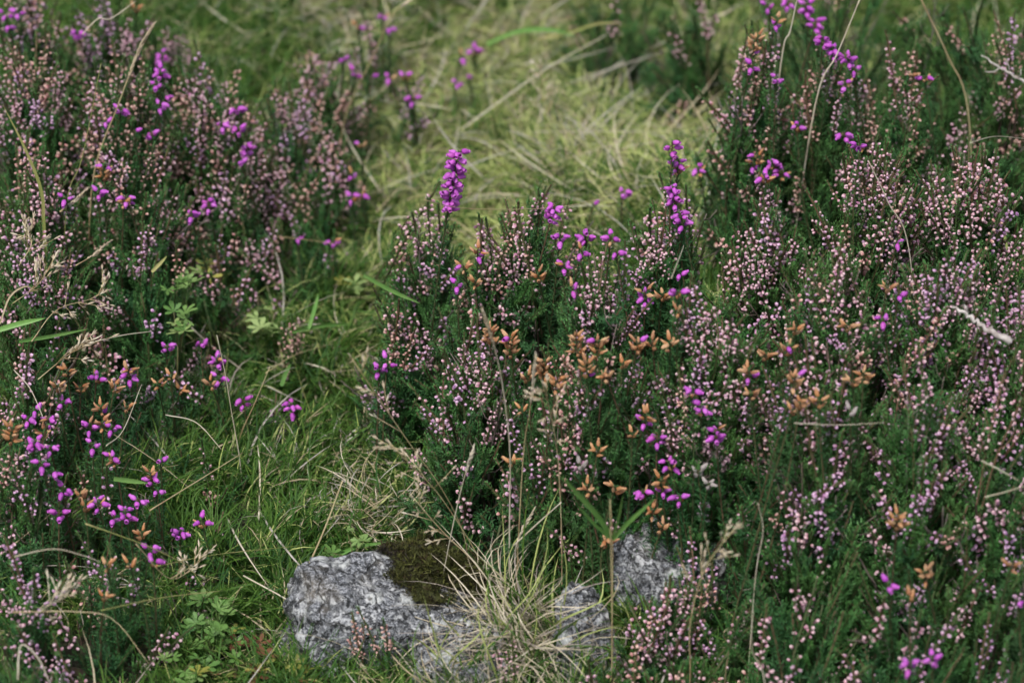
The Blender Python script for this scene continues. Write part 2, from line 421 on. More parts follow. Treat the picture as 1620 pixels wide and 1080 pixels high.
# flowering ling sprig: leafy axis, and the round papery buds that sit along its upper part
BUD_PROF = [(.00045, 0), (.0013, .0005), (.00185, .0016), (.0017, .0028), (.0010, .0036), (.00025, .0039)]
BUD_TIP = [0, .05, .25, .65, 1, 1]
def ling_sprig(dense):
    L = .095; b = MB(); c = axis_curve(L, rnd(-.12, .12)); buds = MB()
    b.tube(c, [.0008] * len(c), 4, 1)
    f0 = rnd(.40, .52); f1 = rnd(.88, .95)
    ling_leaves(b, c, .05, f0, .0012, 0, 1.0)
    ling_leaves(b, c, f0, f1, .0021, 0, .95)
    ling_leaves(b, c, f1, 1.0, .0008, 0, 1.0, 1)
    for i in range(7):
        t = rnd(.08, f0); p, d = along(c, t); o = perp(d); l = rnd(.012, .026)
        cc = [p + (o * (1 - .45 * k / 5) + d * (.5 + k / 5)).normalized() * (l * k / 5) for k in range(6)]
        ling_leaves(b, cc, .05, 1.0, .0017, 0, 1.05, 1)
    n = dense; a = rnd(0, 6.28); heavy = rnd(-1, 1)
    for i in range(n):
        t = f0 + (f1 - f0) * (i + rnd(-.3, .3)) / n; p, d = along(c, t); a += 2.4 + rnd(-.5, .5)
        s0 = d.orthogonal().normalized(); u = s0.cross(d); o = s0 * math.cos(a) + u * math.sin(a)
        pl = rnd(.0008, .0026); dirv = (o + d * rnd(-.35, .7)).normalized()
        q = p + dirv * pl
        b.tube([p, q], [.00035, .00035], 3, 1, False)
        ax = (dirv + Vector((0, 0, rnd(-.5, .3))) + vrand() * .2).normalized(); s = rnd(.50, .77)
        Mx = Matrix.Translation(q) @ ax.to_track_quat('Z', 'Y').to_matrix().to_4x4() @ Matrix.Diagonal((s * rnd(.8, 1.05), s * rnd(.8, 1.05), s * rnd(1.0, 1.3), 1))
        j = rnd(-.15, .25)
        buds.lathe(BUD_PROF, 5, Mx, 0, [min(1, max(0, w + j * (w > .1))) for w in BUD_TIP])
    # a couple of flowering side spurs
    for i in range(random.choice([0, 1, 1, 2])):
        t = rnd(f0 - .1, f0 + .15); p, d = along(c, t); o = perp(d); l = rnd(.016, .028)
        cc = [p + (o * (1 - .5 * k / 5) + d * (.5 + k / 5)).normalized() * (l * k / 5) for k in range(6)]
        b.tube(cc, [.0006] * 6, 3, 1); ling_leaves(b, cc, .1, 1, .003, 0, .85)
        ling_leaves(b, cc, .85, 1, .001, 0, .9, 1)
        for k in range(7):
            p2, d2 = along(cc, .25 + .1 * k); o2 = perp(d2); ax = (o2 + d2 * .3).normalized(); s = rnd(.52, .76)
            Mx = Matrix.Translation(p2 + o2 * .0018) @ ax.to_track_quat('Z', 'Y').to_matrix().to_4x4() @ Matrix.Diagonal((s, s, s, 1))
            buds.lathe(BUD_PROF, 5, Mx, 0, BUD_TIP)
    return b, buds
SPRIGS = []
for i in range(14):
    b, buds = ling_sprig(random.choice([10, 13, 16, 20, 25]))
    sm = b.mesh('flowering_sprig', SHOOT_MATS, False)
    bm_ = {k: buds.mesh('buds_' + k, [M['bud_' + k]], False) for k in ('pink', 'lilac', 'tan')}
    SPRIGS.append((sm, bm_))

# ------------------------------------------------------------------ heather bushes
# dome: canopy centre in the picture (x, y), half width px, height m, sprigs, shoots, colour weights (pink, lilac, tan), share of bell-heather foliage
BUSHES = [
 ('wide heather bush in the middle whose mauve spikes overhang the grey rocks', [
   (672, 345, 95, .17, 34, 120, (5, 2, 2), .25), (845, 330, 130, .20, 52, 170, (6, 3, 2), .3), (640, 500, 95, .13, 26, 110, (5, 3, 2), .3), (765, 410, 120, .18, 36, 150, (5, 3, 2), .3), (945, 430, 110, .20, 36, 150, (5, 3, 2), .4), (755, 560, 150, .16, 46, 230, (5, 4, 1), .4),
   (955, 560, 150, .18, 55, 230, (5, 3, 2), .5), (850, 660, 125, .13, 16, 150, (3, 3, 1), .7)]),
 ('dense heather bush with pale buds just behind the dry orange bells right of centre', [
   (1050, 315, 110, .21, 44, 180, (6, 2, 2), .3), (1210, 350, 130, .21, 66, 200, (7, 2, 1), .15), (1130, 480, 140, .21, 60, 210, (6, 4, 1), .3)]),
 ('heather bush crowded with whitish pink buds along the upper right edge of the grass', [
   (1380, 280, 140, .22, 115, 180, (8, 1, 1), .1), (1540, 290, 140, .22, 115, 180, (8, 1, 2), .1), (1730, 280, 130, .2, 8, 110, (8, 1, 2), .1)]),
 ('heather bush with lilac buds around the bleached dead twig on the right', [
   (1330, 440, 140, .22, 90, 190, (5, 5, 1), .15), (1500, 450, 140, .22, 100, 190, (4, 6, 1), .1), (1610, 500, 110, .21, 60, 130, (4, 6, 1), .1), (1750, 500, 130, .2, 6, 110, (4, 6, 1), .1)]),
 ('heather bush with many dry orange bells right of the middle bush, above the right rock', [
   (1130, 590, 135, .17, 48, 200, (5, 4, 1), .45), (1290, 600, 140, .20, 54, 200, (5, 4, 1), .35)]),
 ('heather bush with thick lilac spikes at the right edge below the dead twig', [
   (1460, 640, 140, .20, 55, 200, (3, 7, 1), .2), (1590, 680, 130, .20, 42, 190, (3, 6, 1), .3)]),
 ('dark green heather bush with few pink buds filling the lower right', [
   (1300, 790, 150, .16, 24, 130, (5, 4, 1), .35), (1470, 810, 150, .17, 26, 140, (5, 4, 1), .4), (1600, 860, 120, .16, 18, 100, (5, 4, 0), .4), (1760, 800, 130, .16, 3, 110, (5, 4, 0), .4)]),
 ('dark heather bush at the bottom right corner with sparse pink buds', [
   (1270, 970, 150, .13, 22, 130, (5, 3, 1), .3), (1440, 990, 150, .14, 22, 130, (5, 4, 0), .4), (1600, 1020, 120, .14, 16, 100, (5, 4, 0), .4), (1400, 1130, 220, .13, 12, 140, (5, 3, 0), .4)]),
 ('low heather bush with short reddish sprigs growing over the right rock', [
   (1170, 940, 80, .09, 16, 90, (5, 2, 3), .3), (1105, 895, 70, .07, 12, 50, (5, 2, 3), .3), (1050, 965, 105, .075, 30, 120, (5, 2, 2), .3), (1090, 1080, 140, .07, 16, 120, (5, 3, 2), .3), (965, 1050, 80, .055, 14, 70, (5, 3, 2), .3)]),
 ('heather bush with dense brownish mauve spikes in the top left corner', [
   (50, 110, 120, .18, 80, 140, (5, 3, 4), .15), (40, -10, 110, .16, 50, 100, (5, 3, 4), .15), (-130, 100, 130, .16, 6, 100, (5, 3, 4), .15), (170, 0, 100, .14, 40, 80, (5, 3, 4), .15), (190, 120, 120, .19, 80, 140, (5, 2, 5), .15)]),
 ('heather bush with rosy bud spikes at the upper left edge of the grass path', [
   (330, 130, 120, .15, 84, 140, (6, 2, 4), .15), (450, 150, 95, .12, 40, 80, (6, 2, 4), .2), (520, 210, 75, .09, 20, 40, (6, 2, 4), .2), (510, 105, 80, .10, 24, 46, (6, 2, 4), .2)]),
 ('heather bush thick with mauve spikes on the left edge beside the yellow grass blade', [
   (50, 270, 110, .17, 76, 150, (5, 4, 3), .2), (-130, 330, 130, .15, 6, 110, (5, 4, 3), .2), (60, 420, 110, .15, 32, 140, (5, 4, 2), .3)]),
 ('dark green heather bush with scattered pink spikes left of the grass path', [
   (210, 270, 125, .16, 48, 190, (6, 2, 3), .3), (370, 270, 110, .11, 34, 120, (6, 2, 3), .3), (220, 410, 130, .12, 22, 170, (5, 3, 1), .5), (330, 420, 110, .08, 14, 110, (5, 3, 1), .5), (420, 380, 110, .06, 12, 80, (5, 3, 1), .5), (480, 290, 95, .08, 22, 70, (6, 2, 3), .3), (520, 400, 60, .04, 3, 24, (5, 3, 1), .5), (450, 490, 85, .045, 6, 50, (5, 3, 1), .6), (590, 60, 70, .08, 10, 30, (5, 1, 3), .3), (270, 40, 80, .09, 12, 50, (5, 1, 3), .3)]),
 ('low heather bush with pale pink spikes at the left edge above the dry orange bells', [
   (40, 570, 90, .12, 26, 110, (5, 3, 2), .5), (180, 560, 120, .09, 12, 130, (4, 3, 1), .8), (310, 570, 100, .06, 6, 80, (4, 3, 1), .8)]),
 ('heather bush with pinkish spikes at the left edge below the dry orange bells', [
   (40, 730, 90, .11, 26, 120, (5, 3, 1), .6), (-110, 650, 110, .11, 4, 90, (5, 3, 1), .6), (170, 730, 120, .085, 8, 140, (3, 3, 1), .9), (320, 690, 90, .05, 4, 70, (3, 3, 1), .9), (420, 640, 80, .04, 3, 40, (3, 3, 1), .9)]),
 ('low dark heather bush with few lilac spikes in the bottom left corner', [
   (40, 900, 100, .10, 14, 130, (4, 5, 0), .6), (170, 890, 120, .09, 10, 140, (4, 4, 1), .7), (120, 1010, 140, .07, 14, 120, (3, 7, 0), .5), (320, 840, 90, .04, 3, 60, (3, 3, 0), .9), (290, 930, 90, .04, 3, 50, (3, 3, 0), .8), (20, 1040, 80, .07, 8, 70, (4, 3, 0), .5)]),
 ('heather bush with brown spikes standing behind the purple bells at the top right', [
   (1200, 80, 110, .20, 34, 140, (4, 1, 6), .3), (1310, 110, 110, .19, 34, 150, (5, 2, 5), .4), (1190, 170, 90, .16, 22, 110, (4, 1, 5), .3)]),
 ('blurred heather bush with upright brown spikes near the top right corner', [
   (1430, 100, 100, .19, 30, 110, (4, 1, 6), .3), (1420, 190, 110, .16, 24, 90, (4, 2, 4), .3), (1590, 70, 90, .18, 24, 90, (5, 2, 4), .2)]),
 ('dark green blurred heather bush at the top between the grass and the purple bells', [
   (980, -40, 120, .11, 3, 140, (2, 0, 5), .4), (1100, 0, 90, .13, 6, 140, (2, 0, 5), .4), (1560, -30, 200, .2, 10, 160, (2, 0, 4), .4), (1330, -60, 200, .2, 10, 150, (2, 0, 4), .4)]),
 ('small heather tuft with slim green shoots beside purple bells at the top of the path', [
   (555, 130, 70, .09, 10, 22, (4, 1, 3), .4), (650, 120, 50, .09, 4, 16, (4, 1, 3), .5), (540, 260, 70, .07, 9, 24, (5, 1, 3), .4)]),
]
DOMES = []
for bi, (lab, ds) in enumerate(BUSHES):
    for (px, py, r, H, ns, nf, w, bell) in ds:
        c = at(px, py, H * .92); k = (c - CAM).dot(FW) * 36.0 / LENS / 1620.0
        DOMES.append(dict(bush=bi, x=c.x, y=c.y, rx=r * k, ry=r * k * (1.35 if not (700 < px < 1200 and py > 550) else 1.05), H=H, ns=ns, nf=nf, w=w, bell=bell, gap=.10 if (px > 1130 and py > 690) else -.08, dens=.3 if (px > 1150 and py > 740) else .62 if (px < 300 and py > 380) else .66 if (px < 560 and py < 380) else .85 if (px > 1200 and py < 480) else .72))
_dm = np.array([(d['x'], d['y'], d['rx'], d['ry'], d['H']) for d in DOMES])
def canopy_h(x, y):
    q = ((x - _dm[:, 0]) / _dm[:, 2]) ** 2 + ((y - _dm[:, 1]) / _dm[:, 3]) ** 2
    return float(np.max(np.where(q < 1, _dm[:, 4] * np.sqrt(np.clip(1 - q, 0, 1)), 0)))
def canopy(x, y): return ground(x, y) + canopy_h(x, y)
def at_canopy(px, py, h=.0):
    return hit(px, py, lambda x, y: canopy(x, y) + h)

first_sprig = True
for bi, (lab, ds) in enumerate(BUSHES):
    dl = [d for d in DOMES if d['bush'] == bi]
    x0 = sum(d['x'] for d in dl) / len(dl); y0 = sum(d['y'] for d in dl) / len(dl)
    root = thing('heather_bush', lab, 'heather', (x0, y0, ground(x0, y0)), 'ling heather bushes')
    base = Vector(root.location); fol = []; wood = MB()
    for d in dl:
        rc = Vector((d['x'], d['y'], ground(d['x'], d['y']) - .005))
        if len(dl) > 1: wood.tube([base + Vector((0, 0, -.01)), base.lerp(rc, .5) + Vector((0, 0, .004)), rc + Vector((0, 0, .004))], [.005, .004, .0035], 5)
        def place(is_flower):
            a = rnd(0, 6.283); r = math.sqrt(rnd(0, 1)) * .98
            x = d['x'] + d['rx'] * r * math.cos(a); y = d['y'] + d['ry'] * r * math.sin(a)
            h = d['H'] * math.sqrt(max(0, 1 - r * r))
            out = Vector((math.cos(a), math.sin(a), 0)) * (r * .75)
            n = (Vector((0, 0, 1)) + out + vrand() * .16).normalized()
            return Vector((x, y, ground(x, y) + h)), n, r
        for i in range(int(d['ns'] * d['dens'])):
            tip, n, r = place(True)
            if noise.noise((tip.x * 34, tip.y * 26, bi * 3.7)) < -.10 and random.random() < .6: tip, n, r = place(True)
            tip = tip + Vector((0, 0, rnd(-.012, .022)))
            s = rnd(.78, 1.12); q = frame_to(n)
            sm, bm_ = random.choice(SPRIGS)
            sp = bpy.data.objects.new('flowering_sprig', sm); link(sp, root)
            p0 = tip - n * (.095 * s)
            sp.location = p0 - base; sp.rotation_mode = 'QUATERNION'; sp.rotation_quaternion = q; sp.scale = (s, s, s)
            k = random.choices(('pink', 'lilac', 'tan'), d['w'])[0]
            bo = bpy.data.objects.new('flower_buds', bm_[k]); link(bo, sp); bo['kind'] = 'stuff'
            if p0.z > ground(p0.x, p0.y):
                mid = rc.lerp(p0, .55) + Vector((rnd(-.008, .008), rnd(-.008, .008), -.008))
                wood.tube([rc, mid, p0 - base + base], [.0022, .0014, .0008], 4, 0, False)
        for i in range(int(d['nf'] * .88)):
            tip, n, r = place(False)
            dep = random.random() ** 1.6 * min(.55, .07 / max(d['H'], .05)) * d['H'] * 1.3
            gap = noise.noise((tip.x * 34, tip.y * 26, bi * 3.7))
            if gap < d['gap']: dep += min(.085 if d['gap'] > -.05 else .05, d['H'] * .55)
            tip = tip - Vector((0, 0, dep + .012)) * 1.0
            s = rnd(.7, 1.15) * (1 if d['H'] > .1 else .8)
            v = random.randrange(7, 12) if random.random() < d['bell'] else random.randrange(0, 7)
            if random.random() < (.16 if d['gap'] > 0 else .07): v = random.randrange(12, 15)
            p0 = tip - n * (.085 * s)
            fol.append((p0 - base, frame_to(n), s, v))
    for i in range(len(wood.v)): wood.v[i] = tuple(Vector(wood.v[i]) - base)
    wood.obj('woody_branches', [M['wood']], root)
    scatter('foliage', SHOOTS, fol, root)

# ------------------------------------------------------------------ rocks
import bmesh
def rock(label, px, py, size, rotz, seed, amp=.16, planes=7, sink=.25):
    bm = bmesh.new(); bmesh.ops.create_icosphere(bm, subdivisions=6, radius=1.0)
    r_ = random.Random(seed); pl = []
    for i in range(planes):
        n = Vector((r_.gauss(0, 1), r_.gauss(0, 1), r_.gauss(.3, .8))).normalized(); pl.append((n, r_.uniform(.62, .88)))
    pl.append((Vector((r_.uniform(-.2, .2), r_.uniform(-.35, -.1), 1)).normalized(), .62))
    for v in bm.verts:
        p = v.co.copy()
        for n, o in pl:
            k = p.dot(n)
            if k > o: p -= n * (k - o) * .88
        q = p * 1.7 + Vector((seed * 3.1, 0, 0))
        p *= 1 + amp * noise.noise(q) + amp * .45 * noise.noise(q * 3.1) + amp * .2 * noise.noise(q * 8) + amp * .10 * noise.noise(q * 22)
        v.co = Vector((p.x * size[0] / 2, p.y * size[1] / 2, p.z * size[2]))
    me = bpy.data.meshes.new('rock'); bm.to_mesh(me); bm.free()
    me.polygons.foreach_set('use_smooth', [True] * len(me.polygons)); me.materials.append(M['rock'])
    o = link(bpy.data.objects.new('rock', me)); c = at(px, py)
    o.location = c + Vector((0, 0, -size[2] * sink)); o.rotation_euler.z = rotz
    return tag(o, label, 'rock', 'half buried granite rocks')
rock_main = rock('large grey lichened rock at bottom centre with olive moss on its right side', 632, 1008, (.185, .145, .088), R(12), 3, amp=.22, planes=10, sink=.12)
rock_ledge = rock('low buff rock ledge between the big lichened rock and the dry grass tussock', 745, 1065, (.11, .09, .06), R(-20), 5, amp=.22, sink=.14)
rock_right = rock('rounded grey rock half hidden by dry orange bells right of the green blades', 1062, 930, (.092, .08, .075), R(30), 8, amp=.2, sink=.08)
rock_small = rock('small pale rock face beside the right of the dry grass tussock', 925, 1040, (.065, .07, .062), R(-10), 12, amp=.2, sink=.08)

# ------------------------------------------------------------------ moss
def moss_tuft(n, L, w, up):
    b = MB()
    for i in range(n):
        d = (vrand() * .8 + Vector((0, 0, up))).normalized()
        if d.z < 0: d.z = -d.z
        p = Vector((rnd(-.003, .003), rnd(-.003, .003), 0))
        b.leaf(p, d, perp(d), L * rnd(.6, 1.2), w * rnd(.7, 1.2), 0, rnd(0, 1), .3)
    return b
MOSS_OLIVE = proto_collection('olive_moss_tuft', [moss_tuft(26, .0042, .0007, .9).mesh('moss_tuft', [M['moss_olive']], False) for i in range(3)])
MOSS_DARK = proto_collection('dark_moss_tuft', [moss_tuft(22, .0035, .0008, .7).mesh('moss_tuft', [M['moss_dark']], False) for i in range(3)])
def rock_moss(label, host, px, py, rad, thick, mat, coll, n):
    """a mat of moss that follows the stone and thins out at its edge"""
    bpy.context.view_layer.update()
    W = host.matrix_world; me = host.data; best = None; nm = W.to_3x3()
    co = [W @ v.co for v in me.vertices]; no = [(nm @ v.normal).normalized() for v in me.vertices]
    for i, p in enumerate(co):
        if no[i].dot(FW) > -.1: continue
        q = to_px(p); e = (q[0] - px) ** 2 + (q[1] - py) ** 2
        if best is None or e < best[0]: best = (e, i)
    c = co[best[1]]; mask = []
    for p in co:
        r = (p - c).length / rad + .45 * noise.noise(p * 55) + .25 * noise.noise(p * 150); mask.append(max(0, 1 - r))
    idx = {}; vs_ = []; fs = []; wts = []
    for f in me.polygons:
        if all(mask[k] > 0 for k in f.vertices):
            fs.append([idx.setdefault(k, len(idx)) for k in f.vertices])
    nor = [None] * len(idx); vs_ = [None] * len(idx); mk = [0] * len(idx)
    for k, m_ in idx.items():
        t = mask[k]; vs_[m_] = co[k] + no[k] * (.0004 + thick * min(1, t * 2.2) ** .6 * (1 + .5 * noise.noise(co[k] * 120))) - c; nor[m_] = no[k]; mk[m_] = t
    b = MB(); b.add(vs_, fs); o = b.obj('moss_cushion', [mat]); o.location = c; tag(o, label, 'moss', 'moss on the big rock')
    it = []
    for i in range(n):
        k = random.randrange(len(vs_)); it.append((vs_[k] + vrand() * .0012, frame_to(nor[k] + vrand() * .35), rnd(.6, 1.4) * (.6 + .5 * min(1, mk[k] * 3)), random.randrange(3)))
    for k_, p in enumerate(co):                                    # stray tufts round the edge
        r = (p - c).length / rad
        if .6 < r < 1.5 and random.random() < .02 * (1.5 - r): it.append((p - c, frame_to(no[k_] + vrand() * .3), rnd(.5, 1), random.randrange(3)))
    scatter('moss_leaves', coll, it, o)
rock_moss('olive brown moss cushion on the right side of the big lichened rock', rock_main, 712, 924, .046, .014, M['moss_olive'], MOSS_OLIVE, 2600)
rock_moss('strip of blackish moss on the back edge of the big lichened rock', rock_main, 640, 872, .020, .005, M['moss_dark'], MOSS_DARK, 500)

# ------------------------------------------------------------------ grass cover
def tuft(n, L, W, arch, spread, mats, rad=.006, wts=None, segs=5, comb=None, twist=.25):
    """comb: the blades lean with the others, as if combed by wind and feet"""
    b = MB()
    for i in range(n):
        a = rnd(0, 6.283); l = rnd(*L); sp = rnd(*spread); ar = rnd(*arch)
        rr = rad * math.sqrt(random.random()); aa = rnd(0, 6.283); p = Vector((rr * math.cos(aa), rr * math.sin(aa), -.004))
        if comb is not None and random.random() < .7: a = comb + random.gauss(0, .6)
        o = Vector((math.cos(a), math.sin(a), 0)); pts = [p]; ang = sp; tw = rnd(-twist, twist)
        for k in range(segs):
            a += tw; o = Vector((math.cos(a), math.sin(a), 0))
            d = o * math.sin(ang) + Vector((0, 0, math.cos(ang))); p = p + d * (l / segs); pts.append(p); ang += ar / segs
        sd_ = Vector((-math.sin(a), math.cos(a), 0)) + vrand() * .3
        n0 = len(b.v); b.blade(pts, rnd(*W), random.choices(range(len(mats)), wts)[0] if wts else random.randrange(len(mats)), sd_)
        tv = random.random() ** 1.5; b.t[n0:] = [tv] * (len(b.v) - n0)
    return b.mesh('grass_tuft', mats)
g_, p_, s_, sg_ = M['grass_green'], M['grass_pale'], M['straw'], M['straw_grey']
tufts = []
CB = R(215)
for i in range(4): tufts.append(tuft(80, (.02, .055), (.0008, .0016), (.4, 1.6), (.1, .8), [g_, p_, s_], .019, [8, .8, .25], 5, CB))           # 0-3 green
for i in range(4): tufts.append(tuft(95, (.025, .065), (.0008, .0015), (.7, 1.9), (.4, 1.2), [p_, g_, s_], .019, [6, 1.0, 1.6], 5, CB))     # 4-7 pale
for i in range(4): tufts.append(tuft(80, (.03, .075), (.0008, .0014), (.4, 1.6), (.5, 1.25), [s_, p_, sg_, g_], .019, [4, 2, 2, 1], 5, CB))   # 8-11 straw
for i in range(4): tufts.append(tuft(150, (.008, .020), (.0008, .0014), (.2, 1.0), (.1, 1.0), [M['moss_green']], .020, None, 3))              # 12-15 mossy
for i in range(4): tufts.append(tuft(12, (.06, .13), (.0008, .0015), (.2, 1.0), (.6, 1.4), [s_, M['culm_pale'], sg_], .025, None, 7))         # 16-19 long straws
def star():
    b = MB()
    for j in range(16):
        p = Vector((rnd(-.018, .018), rnd(-.018, .018), rnd(.0, .010)))
        for k in range(16):
            a = k * 2.4; e = .15 + k * .06; d = Vector((math.cos(a) * math.cos(e), math.sin(a) * math.cos(e), math.sin(e)))
            b.leaf(p + Vector((0, 0, k * .0004)), d, d.cross(Vector((0, 0, 1))).normalized(), .0065 * (1 - k * .02), .0009, 0, rnd(.1, 1), .2)
    return b.mesh('star_moss', [M['moss_green']], False)
for i in range(4): tufts.append(star())                                                                                         # 20-23 star moss
TUFTS = proto_collection('grass_tuft', tufts)
def gauss2(px, py, cx, cy, sx, sy): return math.exp(-((px - cx) / sx) ** 2 - ((py - cy) / sy) ** 2)
rocks_px = [(600, 965, 150, 110), (740, 1030, 100, 60), (1060, 930, 100, 70), (920, 1000, 70, 60)]
def cover():
    it = []; n = 0
    for i in range(90000):
        x = rnd(-.75, .75); y = rnd(-.6, 1.9); z = ground(x, y); p = Vector((x, y, z)); px, py = to_px(p)
        if not (-260 < px < 1880 and -220 < py < 1300): continue
        if not (-50 < px < 1670 and -70 < py < 1170) and random.random() < .4: continue
        ch = canopy_h(x, y)
        if ch > .065 and random.random() > .06: continue
        if any(((px - a) / c) ** 2 + ((py - b_) / d) ** 2 < .6 for a, b_, c, d in rocks_px): continue
        bright = min(1, 1.3 * gauss2(px, py, 920, 180, 330, 150) + gauss2(px, py, 720, 300, 190, 130) + .25 * gauss2(px, py, 570, 430, 110, 110) + .3 * gauss2(px, py, 560, 790, 120, 60))
        dry = .8 * gauss2(px, py, 560, 30, 200, 90) + .9 * gauss2(px, py, 600, 790, 110, 60) + .6 * bright
        star_ = gauss2(px, py, 340, 720, 230, 200) + gauss2(px, py, 330, 980, 220, 90)
        if random.random() < .35 * (1 - bright) * (py > 300): continue
        w = {0: 2.2 * (1 - bright) + .5, 4: 2.8 * bright + .3 * (py < 620), 8: 1.3 * dry + .05, 12: 1.0, 16: .10 + .40 * dry, 20: 2.0 * min(1, star_)}
        k = random.choices(list(w), list(w.values()))[0]; v = k + random.randrange(4)
        lean = Vector((rnd(-.12, .12), rnd(-.12, .12), 1.0)).normalized()
        q = lean.to_track_quat('Z', 'Y') @ Quaternion((0, 0, 1), random.gauss(0, .6))
        it.append((p, q, rnd(.75, 1.2), v)); n += 1
        if n > 3700: break
    o = scatter('grass', TUFTS, it)
    tag(o, 'short green and straw coloured grass and moss covering the ground between the heather', 'grass', kind='stuff')
cover()

# ------------------------------------------------------------------ bell heather
BELL = [(.0006, 0), (.0017, .0004), (.0024, .0016), (.0024, .0031), (.0018, .0046), (.0011, .0053), (.0016, .0058)]
DEAD = [(.0005, 0), (.0015, .0004), (.0020, .0018), (.0017, .0036), (.0011, .0053), (.0008, .0063)]
def bell_mesh(prof, mat, tips):
    b = MB(); b.lathe(prof, 7, None, 0, tips)
    for k in range(4):
        a = k * 1.571 + .3; d = Vector((math.cos(a) * .6, math.sin(a) * .6, .9)).normalized()
        b.leaf((0, 0, -.0002), d, Vector((-math.sin(a), math.cos(a), 0)), .0026, .0010, 1, 0, .2)
    return b.mesh('bell_flower', [mat, M['bell_sepal']])
def vary(me, amt, smooth):
    for v in me.vertices:
        v.co += Vector((rnd(-1, 1), rnd(-1, 1), rnd(-1, 1))) * amt
    me.polygons.foreach_set('use_smooth', [smooth] * len(me.polygons)); return me
BELL_P = [vary(bell_mesh(BELL, M['bell_purple'], [0, .1, .3, .5, .6, .8, 1]), .00018, True) for i in range(4)]
BELL_D = [vary(bell_mesh([(r * k, z * (1.15 - .15 * k)) for r, z in DEAD], M['bell_dead'], [0, 0, .15, .4, .9, 1]), .00032, False) for k in (.68, .78, .88, .95, .72)]
BELL_W = [vary(bell_mesh(DEAD, M['bell_bleached'], [0] * 6), .0003, False) for i in range(2)]

